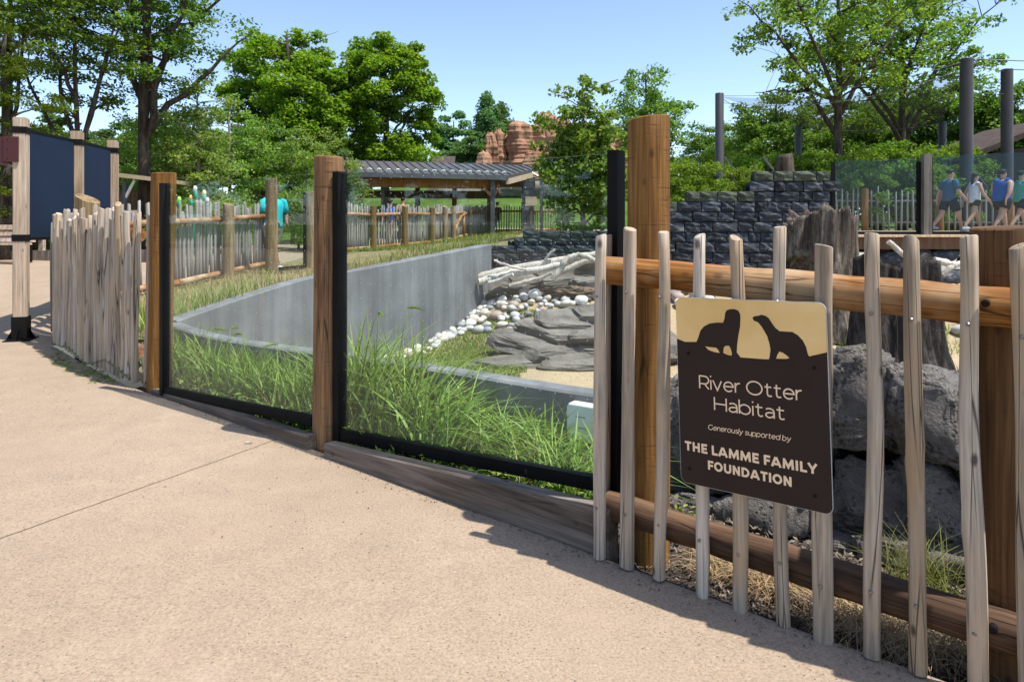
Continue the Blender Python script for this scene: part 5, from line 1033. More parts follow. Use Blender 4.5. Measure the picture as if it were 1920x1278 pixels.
    for s in (1, -1):
        a = Vector(V[J[('hip', s)]][:3]); e = Vector(V[J[('kn', s)]][:3]); f = shortlen; m.tube([a + Vector((0, -s * .015, .02)), a.lerp(e, f * .35), a.lerp(e, f * .7), a.lerp(e, f)], [.115 * w, .112 * w, .106 * w, .104 * w], 12)
    m.build('shorts', shorts, None, True).parent = t
    vs, fs = rock_geo(2, (.105, .088, .085), 3, .06, 2, .03, 6); m = MB(); m.add([q + Vector((hx - .022, 0, hz + .055)) for q in vs], fs)
    if hair == 'long': m.tube([(hx - .08, 0, hz + .03), (hx - .12, 0, hz - .05), (hx - .11, 0, hz - .2), (hx - .13, 0, hz - .32)], [.05, .045, .04, .012], 8)
    m.build('hair', HAIR, None, True).parent = t
    if cap:
        vs, fs = rock_geo(4, (.112, .096, .07), 3, .02, 1, 0); m = MB(); m.add([q + Vector((hx - .012, 0, hz + .072)) for q in vs], fs); m.add([(hx + .06, -.07, hz + .05), (hx + .17, -.05, hz + .035), (hx + .17, .05, hz + .035), (hx + .06, .07, hz + .05), (hx + .06, -.07, hz + .062), (hx + .17, -.05, hz + .045), (hx + .17, .05, hz + .045), (hx + .06, .07, hz + .062)], [(4, 5, 6, 7), (3, 2, 1, 0), (0, 1, 5, 4), (1, 2, 6, 5), (2, 3, 7, 6)]); m.build('cap', cap, None, True).parent = t
    sm = m_plain('shoe', shoes, .6)
    for s in (1, -1):
        a = V[J[('an', s)]]; vs, fs = rock_geo(5, (.135, .052, .05), 3, .03, 1, 0, 3, .2); m = MB(); m.add([Vector((q.x + a[0] + .055, q.y + a[1], max(q.z, -.04) + a[2] - .055)) for q in vs], fs); m.build('shoe', sm, None, True).parent = t
    return t
def cloth(name, c): return m_plain(name, c, .85, .15, var=.12, scale=8)
yp = 20.0
def pp_(px, D=yp): return ((px - 960) * D / FP, D, DZ)
person('person in a blue-grey t-shirt and navy shorts walking on the deck', pp_(1779), 1.80, .12, cloth('blue_grey_shirt', (.045, .10, .17)), cloth('navy_shorts', (.012, .015, .03)), stride=-.32, wide=1.08, shortlen=.75, shoes=(.3, .35, .4))
person('person in a white tank top with dark shorts and ponytail on the deck', pp_(1826, 19.8), 1.68, .12, cloth('white_tank', (.62, .62, .66)), cloth('charcoal_shorts', (.03, .034, .03)), stride=.30, wide=1.02, sleeve=False, hair='long', shortlen=.35, shoes=(.5, .5, .5))
person('heavy-set person in a royal blue sleeveless top on the deck', pp_(1878, 19.6), 1.76, .2, cloth('royal_blue_top', (.02, .085, .33)), cloth('black_shorts', (.012, .012, .016)), stride=.26, arm=-.3, wide=1.42, sleeve=False, shortlen=.6, shoes=(.12, .3, .6))
person('person in a green tank top and dark cap at the right end of the deck', pp_(1912, 20.4), 1.78, .12, cloth('green_tank', (.07, .32, .24)), cloth('black_shorts', (.012, .012, .014)), stride=.3, sleeve=False, cap=cloth('dark_cap', (.02, .05, .05)), shortlen=.6, shoes=(.5, .5, .5))
q = Q(512, 400, 15.4); person('person in a turquoise t-shirt and pale shorts walking behind a timber post', (q.x, q.y, H(q.x, q.y)), 1.88, radians(-42), cloth('turquoise_shirt', (.03, .50, .56)), cloth('pale_shorts', (.52, .47, .43)), skin=SKIN_D, stride=-.36, grip=True, wide=1.12, shortlen=.85, shoes=(.7, .7, .7), cap=cloth('black_cap', (.012, .012, .014)))
q = Q(731, 395, 26.5); person('person in a bright blue shirt behind the far fence', (q.x, q.y, H(q.x, q.y)), 1.70, 1.2, cloth('bright_blue_shirt', (.03, .08, .45)), cloth('coral_shorts', (.5, .16, .12)), stride=.1)
q = Q(755, 395, 30.5); person('person with blond hair under the pavilion, seen from behind', (q.x, q.y, H(q.x, q.y)), 1.85, 1.6, cloth('tan_shirt', (.4, .25, .15)), cloth('brown_shorts', (.2, .12, .07)), stride=.1)
q = Q(932, 395, 39.5); person('person in black with a dark hat standing behind the far fence', (q.x, q.y, H(q.x, q.y)), 1.70, -1.2, cloth('black_shirt', (.012, .012, .014)), cloth('black_trousers', (.012, .012, .014)), stride=.1, cap=cloth('black_hat', (.01, .01, .012)))
# ---------------------------------------------------------------- trees
def leaf_mesh(name, C, rs_, L, Wd, up=.6, fold=.18, droop=0.0):
    """diamond leaves: centres C (N,3)"""
    N = len(C); nrm = rs_.normal(size=(N, 3)); nrm[:, 2] += up * 1.6; nrm /= np.linalg.norm(nrm, axis=1)[:, None] + 1e-6
    a = rs_.normal(size=(N, 3)); a[:, 2] -= droop; a -= nrm * (a * nrm).sum(1)[:, None]; a /= np.linalg.norm(a, axis=1)[:, None] + 1e-6; b = np.cross(nrm, a)
    s = rs_.uniform(.65, 1.25, size=(N, 1)); l = L * s; w = Wd * s
    v = np.stack([C - a * l / 2, C + b * w / 2 + nrm * w * fold, C + a * l / 2, C - b * w / 2 + nrm * w * fold], 1).reshape(-1, 3)
    i = np.arange(N)[:, None] * 4; f = np.concatenate([i + np.array([[0, 1, 2]]), i + np.array([[0, 2, 3]])], 0); return np_mesh(name, v, f)
def bez(p0, p1, p2, n): return [p0 * (1 - t) ** 2 + p1 * 2 * t * (1 - t) + p2 * t * t for t in [i / n for i in range(n + 1)]]
def tree(name, label, base, Ht, tr, crown, nl, nc, cr, lp, L, leafm, barkm, seed, t0=.3, shell=.45, flat=.55, up=.6, lean=(0, 0), wl_=.62, group=None, cat='tree', limbs=None, twig=.012, zmin=None, droop=0.0, limb_r=.45, top=.92, bias=None):
    """crown = (centre height, rx, ry, rz)"""
    rnd = random.Random(seed); rs_ = np.random.RandomState(seed); t = thing(name, label, cat, base, group); m = MB(); cz, rx, ry, rz = crown
    tp = [Vector((lean[0] * (i / 9) ** 1.3 + rnd.uniform(-.02, .02) * Ht * .3 * (i > 0), lean[1] * (i / 9) ** 1.3 + rnd.uniform(-.02, .02) * Ht * .3 * (i > 0), -.15 + Ht * top * i / 9)) for i in range(10)]
    trd = [tr * (1.25 if i == 0 else 1) * (1 - .85 * (i / 9) ** 1.1) + .012 for i in range(10)]; m.tube(tp, trd, 10)
    def tpt(f): x = f * 9; i = min(8, int(x)); return tp[i].lerp(tp[i + 1], x - i), trd[i] + (trd[i + 1] - trd[i]) * (x - i)
    samples = [(tpt(t0 + (1 - t0) * i / 14)) for i in range(15)]
    specs = limbs or []
    for k in range(nl):
        f = t0 + (.9 - t0) * (k + rnd.random()) / nl; az = k * 2.4 + rnd.uniform(-.5, .5); hh = rnd.uniform(.15, .8); specs = specs + [(f, az, hh, rnd.uniform(.65, .95))]
    for (f, az, hh, ln) in specs:
        p, r = tpt(f); z_end = max(p.z + .12 * Ht * (.3 + hh), cz + rz * (hh * 1.5 - .75)); q = Vector((lean[0] + rx * ln * cos(az), lean[1] + ry * ln * sin(az), z_end)); mid = p.lerp(q, .45) + Vector((0, 0, .10 * (q - p).length)) ; pl = bez(p, mid, q, 8)
        pl = [pt + Vector((rnd.uniform(-1, 1), rnd.uniform(-1, 1), rnd.uniform(-1, 1))) * .02 * (q - p).length * (0 < i < 8) for i, pt in enumerate(pl)]
        rl_ = [max(.012, r * limb_r * (1.25 - 1.1 * i / 8)) for i in range(9)]; m.tube(pl, rl_, 7); samples += list(zip(pl[2:], rl_[2:]))
    SP_ = np.array([s[0][:] for s in samples]); cl = []
    while len(cl) < nc:
        d = rs_.normal(size=3); d /= np.linalg.norm(d); rad = (shell + (1 - shell) * rs_.rand()) if rs_.rand() < .8 else rs_.rand(); c = np.array([lean[0] + d[0] * rx * rad, lean[1] + d[1] * ry * rad, cz + d[2] * rz * rad])
        if zmin is not None and c[2] < zmin: continue
        if bias is not None and not bias(c): continue
        cl.append(c)
    Cs = []
    for c in cl:
        dd = np.linalg.norm(SP_ - c, axis=1) + .6 * np.maximum(0, SP_[:, 2] - c[2]); j = int(dd.argmin()); p = Vector(SP_[j]); q = Vector(c); mid = p.lerp(q, .5) + Vector((0, 0, .08 * (q - p).length)); n = 4; r0 = min(samples[j][1] * .6, .035 * (1 + tr))
        m.tube(bez(p, mid, q, n), [max(twig * .5, r0 * (1 - .8 * i / n)) for i in range(n + 1)], 4, False)
        k = int(lp * rs_.uniform(.6, 1.4)); u = rs_.normal(size=(k, 3)); u /= np.linalg.norm(u, axis=1)[:, None]; rad = cr * rs_.uniform(.6, 1.25) * (rs_.rand(k, 1) ** .5); pts_ = u * rad; pts_[:, 2] *= flat; pts_[:, 2] -= .18 * (pts_[:, 0] ** 2 + pts_[:, 1] ** 2) / cr; Cs.append(pts_ + c)
    C = np.concatenate(Cs); o = link('trunk', None or _m(m, 'trunk'), M[barkm], t, True); me = leaf_mesh('crown', C, rs_, L, L * wl_, up, droop=droop); link('crown', me, M[leafm], t); return t
def _m(m, n): me = bpy.data.meshes.new(n); me.from_pydata([tuple(p) for p in m.v], [], m.f); return me
def tree_copy(src, label, base, scale, rz, group=None):
    r = src.copy(); COL.objects.link(r); r.location = base; r.scale = scale if hasattr(scale, '__len__') else (scale,) * 3; r.rotation_euler = (0, 0, rz); r['label'] = label
    if group: r['group'] = group
    for ch in src.children: c = ch.copy(); COL.objects.link(c); c.parent = r
    return r
def gnd(px, D): x = (px - 960) * D / FP; return Vector((x, D, H(x, D)))

# left: tall open locust with dark trunk, limbs reaching over the screens
tree('locust_tree', 'tall open-crowned tree with thick dark trunk behind the screens', gnd(272, 22), 13.5, .21, (8.6, 3.3, 3.0, 4.6), 7, 230, .62, 110, .15, 'leaf_locust', 'bark', 3, t0=.22, shell=.35, flat=.35, up=.9, wl_=.5, limbs=[(.30, pi - .35, .85, .75), (.33, pi - .9, .95, .6), (.3, .3, .3, 1.0), (.42, .1, .55, 1.0)], zmin=4.2, limb_r=.6)
tree('locust_tree', 'slim forked tree with curved thin limbs above the first screen', gnd(150, 20), 10.5, .085, (6.7, 2.2, 2.0, 3.2), 5, 120, .55, 90, .15, 'leaf_locust', 'bark', 6, t0=.2, shell=.3, flat=.32, up=.9, wl_=.5, limbs=[(.22, pi, .5, .9), (.3, .4, .8, .7)], lean=(-.3, 0), zmin=3.6, limb_r=.8)
tree('locust_tree', 'slim dark tree at the top left edge over the cedar', gnd(20, 21), 12, .14, (8.2, 2.4, 2.2, 3.8), 6, 85, .6, 90, .15, 'leaf_locust', 'bark', 7, t0=.25, shell=.3, flat=.35, up=.9, wl_=.5, zmin=5.0)
tree('cedar_tree', 'bright yellow-green dense conifer at the left edge', gnd(10, 17.5), 6.6, .14, (3.2, 1.35, 1.3, 3.0), 6, 130, .34, 170, .085, 'leaf_pine', 'bark', 8, t0=.08, shell=.5, flat=.4, up=.8, wl_=.4)
# understory behind the curved fence, up to the maples
us = [(310, 24, 5.8, 1.7, 'leaf_under'), (372, 23, 6.2, 1.7, 'leaf_under'), (430, 25, 5.6, 1.8, 'leaf_under'), (492, 26, 5.0, 1.8, 'leaf_locust'), (548, 27, 4.6, 1.9, 'leaf_under'), (605, 29, 4.8, 1.8, 'leaf_under')]
lab = ['loose olive-green understory tree right of the thick dark trunk', 'tall airy understory tree with a thin pale trunk above the pickets', 'olive-green understory tree below the big maple', 'darker bushy understory tree above the walking man', 'low bushy understory tree left of the middle post', 'pale bushy understory tree just behind the middle post']
for i, (px, D, h, r, lm_) in enumerate(us): tree('understory_tree', lab[i], gnd(px, D), h, .07, (h * .52, r, r, h * .46), 5, 95, .45, 110, .105, lm_, 'bark_pale' if i in (1, 2) else 'bark', 30 + i, t0=.1, shell=.35, flat=.5, up=.7, group='understory trees behind the curved fence')
for i, (px, D, h, r) in enumerate([(235, 30, 5.2, 2.6), (110, 30, 4.4, 2.6), (340, 34, 6.5, 2.8), (180, 26, 3.4, 2.0)]): tree('background_tree', ['dark tree filling the gap behind the thick trunk', 'dark tree behind the first navy screen', 'dark tree between the thick trunk and the maple', 'low dark tree behind the last screen post'][i], gnd(px, D), h, .16, (h * .5, r, r, h * .47), 5, 60, .75, 120, .19, 'leaf_locust', 'bark', 60 + i, t0=.15, shell=.4)
# low shrubs at the foot of the understory
sh0 = tree('shrub', 'low green shrub behind the post at the curved fence', gnd(330, 20), 1.8, .03, (.95, 1.1, 1.0, .85), 4, 55, .3, 120, .075, 'leaf_under', 'bark', 90, t0=.1, shell=.4, cat='shrub', group='shrubs behind the curved fence')
for i, (px, D) in enumerate([(390, 20.5), (445, 21), (560, 22.5), (590, 21.5), (640, 25), (240, 24), (180, 22)]): tree_copy(sh0, 'low green shrub ' + ['behind the bud sculptures', 'left of the walking man', 'right of the walking man', 'beside the far glass panel', 'behind the middle timber post', 'behind the shade shelter', 'behind the last navy screen'][i], gnd(px, D), (1.1, 1.1, .9 + .1 * (i % 4)), i * 1.3)
# two big maples
tree('maple_tree', 'large round maple, the left and fuller of the two big maples', gnd(537, 45), 14.0, .34, (8.2, 4.3, 4.0, 5.3), 9, 190, .95, 270, .25, 'leaf_maple', 'bark', 11, t0=.22, shell=.62, flat=.55, up=1.0, wl_=.8)
tree('maple_tree', 'large round maple, the right of the two, above the pavilion roof', gnd(724, 48), 14.0, .34, (8.2, 3.8, 3.8, 5.4), 9, 180, .95, 260, .25, 'leaf_maple', 'bark', 12, t0=.22, shell=.62, flat=.55, up=1.0, wl_=.8)
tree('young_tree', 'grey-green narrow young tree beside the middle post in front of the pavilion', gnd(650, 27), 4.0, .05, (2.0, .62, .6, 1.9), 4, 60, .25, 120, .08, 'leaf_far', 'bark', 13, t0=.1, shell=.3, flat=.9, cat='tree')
# birch in front of the far rock, leaning over the block wall
tree('birch_tree', 'leafy young multi-branched birch behind the low slate wall', Vector((1.55, 14.9, 1.25)), 3.95, .05, (1.7, 1.12, .9, 1.75), 9, 210, .25, 72, .105, 'leaf_birch', 'bark_pale', 14, t0=.05, shell=.25, flat=.7, up=.6, wl_=.72, twig=.008, lean=(.0, 0))
# distance
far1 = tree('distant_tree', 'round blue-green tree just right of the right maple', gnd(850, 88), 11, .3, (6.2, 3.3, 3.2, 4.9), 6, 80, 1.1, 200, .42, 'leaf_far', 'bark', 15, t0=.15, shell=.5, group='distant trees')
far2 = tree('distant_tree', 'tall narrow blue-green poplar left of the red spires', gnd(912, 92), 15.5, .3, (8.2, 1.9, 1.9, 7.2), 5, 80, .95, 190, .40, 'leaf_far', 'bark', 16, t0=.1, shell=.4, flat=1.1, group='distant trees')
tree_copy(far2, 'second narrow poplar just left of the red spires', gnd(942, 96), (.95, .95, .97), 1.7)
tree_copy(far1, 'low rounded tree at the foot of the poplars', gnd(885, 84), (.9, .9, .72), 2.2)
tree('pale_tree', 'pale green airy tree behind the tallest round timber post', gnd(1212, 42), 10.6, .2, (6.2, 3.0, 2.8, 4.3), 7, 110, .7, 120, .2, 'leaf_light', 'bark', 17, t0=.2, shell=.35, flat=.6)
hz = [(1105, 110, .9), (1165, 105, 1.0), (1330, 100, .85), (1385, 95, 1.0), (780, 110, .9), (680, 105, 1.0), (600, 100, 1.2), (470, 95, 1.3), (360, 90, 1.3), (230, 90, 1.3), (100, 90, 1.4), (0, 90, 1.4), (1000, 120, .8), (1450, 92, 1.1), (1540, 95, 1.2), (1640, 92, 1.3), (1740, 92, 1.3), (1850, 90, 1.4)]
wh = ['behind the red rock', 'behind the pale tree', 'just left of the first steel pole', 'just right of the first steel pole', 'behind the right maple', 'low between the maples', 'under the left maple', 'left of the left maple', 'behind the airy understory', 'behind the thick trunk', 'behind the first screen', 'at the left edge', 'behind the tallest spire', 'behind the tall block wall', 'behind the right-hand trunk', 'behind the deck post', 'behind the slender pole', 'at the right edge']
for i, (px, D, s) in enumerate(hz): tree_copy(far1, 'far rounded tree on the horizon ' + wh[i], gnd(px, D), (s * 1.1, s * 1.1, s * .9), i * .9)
# right: two open trees over the deck and a dark band behind the netting
tree('open_tree', 'open-crowned tree with forked dark trunk above the large stump', gnd(1572, 24), 10.6, .17, (7.2, 3.7, 3.2, 3.4), 7, 120, .55, 78, .155, 'leaf_light', 'bark', 18, t0=.42, shell=.3, flat=.5, up=.7, wl_=.7, limbs=[(.46, pi - .1, .75, 1.0), (.5, pi + .5, .9, .8), (.36, pi - .3, .35, .55), (.52, .2, .8, .8)], zmin=3.6, limb_r=.6)
tree('open_tree', 'open-crowned yellow-green tree above the slender pole at the right', gnd(1692, 28), 12.0, .17, (8.4, 4.6, 3.6, 3.9), 8, 150, .62, 85, .17, 'leaf_light', 'bark', 19, t0=.3, shell=.3, flat=.5, up=.7, wl_=.7, limbs=[(.34, pi, .5, .8), (.4, .1, .8, 1.0)], zmin=4.0, limb_r=.6)
bk = tree('background_tree', 'dark leafy tree behind the netting left of the forked trunk', gnd(1455, 40), 8.4, .2, (4.6, 3.0, 2.8, 3.9), 6, 120, .75, 150, .2, 'leaf_locust', 'bark', 20, t0=.15, shell=.4, group='dark trees behind the netting')
for i, (px, D, s) in enumerate([(1540, 44, 1.0), (1625, 40, .95), (1700, 42, 1.15), (1790, 40, 1.05), (1875, 38, 1.0), (1950, 36, 1.0), (1330, 60, .85), (1385, 52, .85)]): tree_copy(bk, 'dark leafy tree behind the netting ' + ['right behind the forked trunk', 'between the two open trees', 'behind the yellow-green tree', 'behind the tallest steel pole', 'above the shelter roof', 'at the right edge', 'left of the first steel pole', 'right of the first steel pole'][i], gnd(px, D), s, i * 1.1)
bs = tree('bush', 'bright green bush left of the first steel pole', gnd(1300, 19), 2.3, .03, (1.15, 1.0, .9, 1.1), 5, 75, .26, 130, .08, 'leaf_bush', 'bark', 21, t0=.08, shell=.35, cat='bush', group='bright bushes behind the block wall')
for i, (px, D, s, lb_) in enumerate([(1275, 22, 1.1, 'bright green bush beside the tallest timber post'), (1385, 20, .95, 'bright green bush right of the first steel pole'), (1420, 24, 1.35, 'tall bright bush behind the block wall step'), (1470, 25, 1.4, 'bright bush behind the short cut trunk'), (1530, 24, 1.3, 'bright bush left of the forked trunk'), (1600, 23, 1.35, 'bright bush right of the forked trunk'), (1650, 25, 1.6, 'tall bright bush between the two open trunks'), (1720, 24, 1.45, 'bright bush behind the deck post'), (1780, 26, 1.6, 'bright bush behind the slender pole'), (1345, 26, 1.5, 'bright bush behind the first steel pole'), (1240, 27, 1.5, 'bright bush hidden mostly by the tallest timber post')]): tree_copy(bs, lb_, gnd(px, D), s, i * 1.9)

for i, (x, y, s) in enumerate([(-34, -4, 1.1), (-33, 2, 1.25), (-35, 7, 1.1), (-32, 11.5, 1.2), (-36, -10, 1.3), (-30, -16, 1.2)]): tree_copy(bk, 'unseen leafy tree added off the left edge for the glass panels to reflect', Vector((x, y, H(x, y))), s, i * 1.4, 'unseen trees added for glass reflections')  # unseen trees, added so the panes mirror foliage instead of bare sky

# ---------------------------------------------------------------- grasses
def blades(name, label, base, hgt, wid, bend, mat, seed, segs=4, stiff=.55, cat='grass', parent=None, clip=False):
    clip = np.full(len(base), clip)
    rs_ = np.random.RandomState(seed); N = len(base); az = rs_.uniform(0, 2 * pi, N); tipc = (base[:, 0] + np.cos(az) * hgt * bend) * FN.x + (base[:, 1] + np.sin(az) * hgt * bend) * FN.y; az = np.where(clip & (tipc < 2.74), az + pi, az); d = np.stack([np.cos(az), np.sin(az), np.zeros(N)], 1); side = np.stack([-np.sin(az), np.cos(az), np.zeros(N)], 1); tw = rs_.uniform(-.8, .8, (N, 1)); side = side * np.cos(tw) + d * np.sin(tw)
    h = hgt[:, None]; w = wid[:, None]; bn_ = bend[:, None]; V = []
    for i in range(segs + 1):
        t = i / segs; p = base + np.array([0, 0, 1.0]) * h * (t - stiff * bn_ * t ** 2.2) + d * h * bn_ * (t ** 1.9); ww = w * (.75 + .5 * t if t < .35 else .92 * (1 - (t - .35) / .65) ** .8) + .0006
        V += [p - side * ww / 2, p + side * ww / 2]
    V = np.stack(V, 1).reshape(-1, 3); k = 2 * (segs + 1); i0 = np.arange(N)[:, None] * k; F = np.concatenate([i0 + np.array([[2 * i, 2 * i + 1, 2 * i + 3, 2 * i + 2]]) for i in range(segs)], 0)
    o = link(name, np_mesh(name, V, F), M[mat], parent); o.data.polygons.foreach_set('use_smooth', [True] * len(o.data.polygons)); return tag(o, label, cat, None, 'stuff')
def in_strip(n, seed, u0, u1, w0=.05, w1=.95):
    """random points between the glass line and the low concrete wall; u in photo columns along the glass"""
    rs_ = np.random.RandomState(seed); out = []
    nl_ = [Vector(p) for p in NEAR[:5]]
    while len(out) < n:
        px = rs_.uniform(u0, u1); a = onfence(px, 2.80); 
        r = a.normalized(); b = None
        for p, q in zip(nl_, nl_[1:]):
            den = r.x * (q.y - p.y) - r.y * (q.x - p.x)
            if abs(den) < 1e-6: continue
            s = (p.x * (q.y - p.y) - p.y * (q.x - p.x)) / den; pt = Vector((r.x * s, r.y * s)); u = (pt - p).dot(q - p) / (q - p).length_squared
            if -.001 <= u <= 1.001: b = pt; break
        if b is None: b = Vector((r.x * (a.length + .8), r.y * (a.length + .8)))
        f = rs_.uniform(w0, w1); x, y = a.x + (b.x - a.x) * f, a.y + (b.y - a.y) * f; out.append((x, y, HPL(x, y)))
    return np.array(out)
rs_ = np.random.RandomState(4)
b1 = in_strip(3300, 1, 305, 640); blades('tall_grass', 'dense green grass behind the glass panel beside the curved fence', b1, rs_.uniform(.2, .72, len(b1)), rs_.uniform(.008, .026, len(b1)), rs_.uniform(.2, .95, len(b1)), 'grass', 2, 5, clip=True)
# clumps of long arching blades behind the larger panel
cl = []; hh = []; bb = []
cen = in_strip(74, 5, 640, 1120, .14, .9); 
for i, c in enumerate(cen):
    px = 960 + FP * c[0] / c[1]; n = 30 if px < 860 else 20; left = max(0, 1 - (px - 640) / 330); q = np.random.RandomState(i).normal(size=(n, 3)) * np.array([.07, .07, 0]) + c; cl.append(q); hh.append(np.random.RandomState(i + 99).uniform(.28, .66 + .45 * left, n)); bb.append(np.random.RandomState(i + 5).uniform(.35, 1.15, n))
cl = np.concatenate(cl); cl += np.array([FN.x, FN.y, 0]) * np.maximum(0, 2.83 - (cl[:, 0] * FN.x + cl[:, 1] * FN.y))[:, None]; hh = np.concatenate(hh); bb = np.concatenate(bb)
blades('tall_grass', 'clumps of long arching green grass behind the larger glass panel', cl, hh, rs_.uniform(.009, .026, len(cl)), bb, 'grass', 6, 6, clip=True)
b2 = in_strip(330, 8, 638, 800); blades('tall_grass', 'tallest upright grass stems beside the middle post behind the glass', b2, rs_.uniform(.6, 1.15, len(b2)), rs_.uniform(.012, .028, len(b2)), rs_.uniform(.2, .95, len(b2)), 'grass', 9, 6, clip=True)
b3 = in_strip(120, 11, 315, 600); blades('tall_grass', 'taller seeding grass stems behind the glass beside the curved fence', b3, rs_.uniform(.5, .78, len(b3)), rs_.uniform(.006, .012, len(b3)), rs_.uniform(.15, .5, len(b3)), 'grass', 12, 6, clip=True)
b4 = in_strip(1500, 15, 305, 1110); blades('fine_grass', 'fine thin grass mixed among the broad blades behind the glass', b4, rs_.uniform(.2, .6, len(b4)), rs_.uniform(.003, .006, len(b4)), rs_.uniform(.3, 1.1, len(b4)), 'grass_berm', 16, 5, clip=True)
b5 = in_strip(420, 17, 305, 1110); blades('dead_grass', 'dead straw-coloured stems among the green grass behind the glass', b5, rs_.uniform(.15, .5, len(b5)), rs_.uniform(.004, .009, len(b5)), rs_.uniform(.4, 1.15, len(b5)), 'straw', 18, 5, clip=True)
# foxtail seed heads
for i, (px, f) in enumerate([(382, .4), (420, .55), (470, .3), (545, .5), (700, .4), (735, .6)]):
    c = in_strip(1, 40 + i, px - 3, px + 3, f, f + .05)[0]; hgt = .62 if px < 600 else .95; az = i * 1.3; P = [Vector(c) + Vector((cos(az) * .10 * t * t, sin(az) * .10 * t * t, hgt * t)) for t in [j / 6 for j in range(7)]]
    t = thing('foxtail_stem', ['foxtail seed head nearest the curved fence behind the glass', 'foxtail seed head second from the curved fence behind the glass', 'foxtail seed head in the middle of the smaller glass panel', 'foxtail seed head close left of the middle post', 'tall foxtail seed head just right of the middle post', 'tall foxtail seed head in front of the smooth concrete wall'][i], 'plant', c); MB().tube(P, [.003] * 7, 5).build('stem', M['grass'], t, True)
    e = P[-1]; d = Vector((cos(az), sin(az), .3)); Hd = [e + d * (.11 * s_) + Vector((0, 0, -.05 * s_ * s_)) for s_ in (0, .2, .45, .7, 1)]; m = MB(); rnd = random.Random(i)
    m.tube(Hd, [.004, .009, .010, .008, .002], 7)
    for k in range(60):
        s_ = rnd.random(); p = e + d * (.11 * s_) + Vector((0, 0, -.05 * s_ * s_)); q = p + Vector((rnd.uniform(-1, 1), rnd.uniform(-1, 1), rnd.uniform(-1, 1))).normalized() * .02; m.tube([p, q], [.0012, .0004], 3, False)
    m.build('seed_head', M['grass_lawn'], t)
# broad weeds at the foot of the glass
wc = in_strip(620, 14, 305, 1100, .02, .7); W_ = []; rw = np.random.RandomState(3)
for c in wc: n = 9; W_.append(c + np.stack([rw.normal(size=n) * .05, rw.normal(size=n) * .05, rw.uniform(.02, .2, n)], 1))
o = link('weeds', leaf_mesh('weeds', np.concatenate(W_), rw, .075, .032, .8), M['grass']); tag(o, 'low broad-leaved weeds among the grass at the foot of the glass', 'weeds', None, 'stuff')
# bank behind the far wall: dry bleached grass turning green
def scatter(n, seed, poly, zf, x0, x1, y0, y1, cond=None):
    r = np.random.RandomState(seed); out = []
    while len(out) < n:
        x, y = r.uniform(x0, x1), r.uniform(y0, y1)
        if inside((x, y), poly) and (cond is None or cond(x, y)): out.append((x, y, zf(x, y)))
    return np.array(out)
BANK = FARW + [(-0.3, 14), (0, 20), (.6, 37.8), (-1.2, 37.9), (-2.1, 32.7), (-2.6, 28.7), (-3.7, 23.4), (-4.5, 22), (-5.4, 16), (-5.5, 14.9), (-5.8, 11.7), (-5.9, 10), (-5.5, 8.7), (-4.5, 7.5), (-3.55, 6.55)]
d1 = scatter(5200, 1, BANK, HB, -6, -1.6, 6.5, 16); blades('dry_grass', 'bleached dry grass on the bank above the curved concrete wall', d1, np.random.RandomState(1).uniform(.08, .22, len(d1)), np.random.RandomState(2).uniform(.005, .011, len(d1)), np.random.RandomState(3).uniform(.2, .9, len(d1)), 'grass_dry', 4, 3)
d2 = scatter(6500, 2, BANK, HB, -5, 1, 9, 37, lambda x, y: y > 9.6 and (x > -2.7 or y > 17)); blades('bank_grass', 'green and yellow grass on the bank below the long far fence', d2, np.random.RandomState(4).uniform(.08, .28, len(d2)), np.random.RandomState(5).uniform(.008, .018, len(d2)), np.random.RandomState(6).uniform(.2, .8, len(d2)), 'grass_berm', 5, 3)
d3 = scatter(1100, 3, BANK, HB, -6, -3.3, 6.4, 9.6); blades('bank_grass', 'green grass inside the end of the curved picket fence', d3, np.random.RandomState(7).uniform(.1, .42, len(d3)), np.random.RandomState(8).uniform(.006, .012, len(d3)), np.random.RandomState(9).uniform(.2, .8, len(d3)), 'grass', 6, 4)
# enclosure lawn
d4 = scatter(25000, 5, ENCL, HE, -1.8, 1.6, 7.2, 11.4, lambda x, y: noise.noise(Vector((x * .9, y * .9, 4))) > -.15 - .5 * (x < .1) and not (x > .2 and 8.4 < y < 9.9) and y - 9.2 < (x + 1.9) * 2.2 - .1)
blades('lawn_grass', 'short bright lawn strip inside the enclosure beside the river stones', d4, np.random.RandomState(1).uniform(.03, .09, len(d4)), np.random.RandomState(2).uniform(.006, .014, len(d4)), np.random.RandomState(3).uniform(.2, .9, len(d4)), 'grass_lawn', 7, 2)
d5 = scatter(3500, 6, ENCL, HE, 1.8, 8.5, 7.0, 11.0, lambda x, y: noise.noise(Vector((x * .7, y * .7, 9))) > -.1); blades('lawn_grass', 'patchy green grass beyond the lava boulders and stumps', d5, np.random.RandomState(1).uniform(.08, .26, len(d5)), np.random.RandomState(2).uniform(.008, .016, len(d5)), np.random.RandomState(3).uniform(.2, .9, len(d5)), 'grass_lawn', 8, 3)
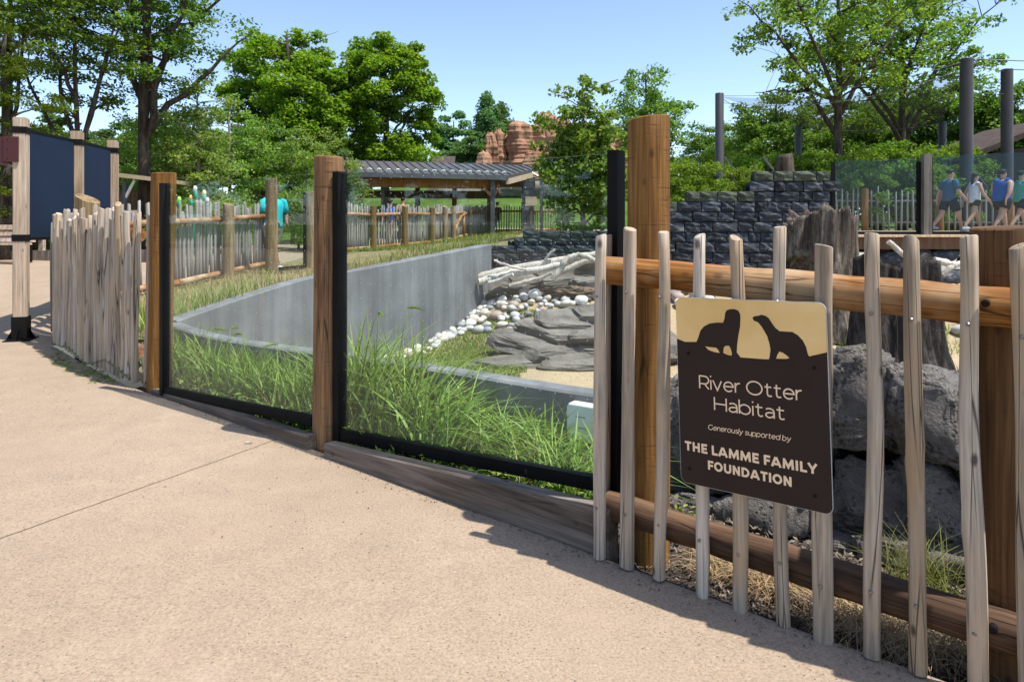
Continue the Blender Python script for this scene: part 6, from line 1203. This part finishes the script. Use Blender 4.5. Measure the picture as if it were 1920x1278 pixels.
# mulch, straw and tufts under the sign fence
def under(n, seed, x0, x1, c0, c1):
    r = np.random.RandomState(seed); out = []
    for _ in range(n): p = onfence(r.uniform(x0, x1), r.uniform(c0, c1)); out.append((p.x, p.y, HPL(p.x, p.y) + .004))
    return np.array(out)
ch = under(3800, 1, 1150, 2050, 2.60, 3.55); rc = np.random.RandomState(2); o = link('mulch_chips', leaf_mesh('mulch_chips', ch + rc.uniform(0, .02, (len(ch), 1)) * np.array([[0, 0, 1]]), rc, .035, .012, 1.6, .1), M['chips']); tag(o, 'loose wood chip mulch on the soil below the sign fence', 'mulch', None, 'stuff')
st = []; 
for i, (px, c) in enumerate([(1385, 2.95), (1430, 2.85), (1470, 2.95), (1340, 2.9), (1560, 2.80), (1600, 2.78), (1640, 2.85), (1700, 2.78), (1750, 2.82), (1800, 2.9)]): p = onfence(px, c); st.append(np.random.RandomState(i).normal(size=(110, 3)) * np.array([.06, .06, 0]) + np.array([p.x, p.y, HPL(p.x, p.y)]))
st = np.concatenate(st); blades('straw', 'flattened dry straw tufts below the lower rail of the sign fence', st, np.random.RandomState(1).uniform(.1, .28, len(st)), np.random.RandomState(2).uniform(.002, .005, len(st)), np.random.RandomState(3).uniform(.8, 1.15, len(st)), 'straw', 9, 5, .75)
tg = []
for i, (px, c) in enumerate([(1700, 3.25), (1755, 3.28), (1780, 3.2), (1735, 3.3)]): p = onfence(px, c); tg.append(np.random.RandomState(i).normal(size=(55, 3)) * np.array([.05, .05, 0]) + np.array([p.x, p.y, HPL(p.x, p.y)]))
tg = np.concatenate(tg); blades('grass_tuft', 'thin yellow-green grass tufts against the lava boulders', tg, np.random.RandomState(1).uniform(.2, .42, len(tg)), np.random.RandomState(2).uniform(.002, .005, len(tg)), np.random.RandomState(3).uniform(.3, 1.0, len(tg)), 'grass_berm', 10, 5, .7)
p = onfence(1283, 3.1); sg = np.random.RandomState(9).normal(size=(60, 3)) * np.array([.05, .05, .03]) + np.array([p.x, p.y, .06]); o = link('seedling', leaf_mesh('seedling', sg, np.random.RandomState(1), .035, .022, .8), M['grass']); tag(o, 'small bright green seedling at the foot of the tallest timber post', 'plant')
# clippings and grit on the pavement
r = np.random.RandomState(3); gp_ = []
for _ in range(240):
    t_ = r.rand(); px, py = 95 + 120 * t_ + r.normal() * 9, 672 + 42 * t_ + r.normal() * 7 ; g = G(px, max(py, 640)); gp_.append((g.x, g.y, H(g.x, g.y) + .008))
o = link('grass_clippings', leaf_mesh('grass_clippings', np.array(gp_), r, .11, .012, 2.2, .05), M['grass']); tag(o, 'scattered green grass clippings on the pavement along the curved fence', 'clippings', None, 'stuff')
gr = []
for _ in range(800): x, y = r.uniform(-5, 1.6), r.uniform(1.9, 7); gr.append((x, y, .004)) if not inside((x, y), ISLAND) else None
for a_, b_ in zip(FRONT[1:12], FRONT[2:13]):
    for _ in range(int(90 * (Vector(a_) - Vector(b_)).length)):
        t_ = r.rand(); w_ = abs(r.normal()) * .05 + .005; x, y = a_[0] + (b_[0] - a_[0]) * t_, a_[1] + (b_[1] - a_[1]) * t_; gr.append((x - FN.x * w_, y - FN.y * w_, H(x, y) + .005))
o = link('litter', leaf_mesh('litter', np.array(gr), r, .014, .007, 2.5, .2), M['chips']); tag(o, 'tiny dark bits of grit and bark on the tan pavement', 'grit', None, 'stuff')
p = G(466, 832); o = MB().tube([p + Vector((-.022, 0, .009)), p + Vector((.022, -.004, .009))], [.009, .008], 10).build('bottle_cap', M['picket']); tag(o, 'small pale stub lying on the pavement in front of the glass', 'litter')
p = G(612, 845); m = MB(); rl = random.Random(3)
for k in range(7): q = p + Vector((rl.uniform(-.06, .09), rl.uniform(-.03, .02), .012)); m.add([q, q + Vector((.03, .01, .012)), q + Vector((.045, 0, .002)), q + Vector((.02, -.015, .004))], [(0, 1, 2, 3), (3, 2, 1, 0)])
o = m.build('dead_leaf', m_plain('dry_red_leaf', (.20, .07, .03), .8)); tag(o, 'curled reddish dead leaves at the foot of the middle timber post', 'leaf')
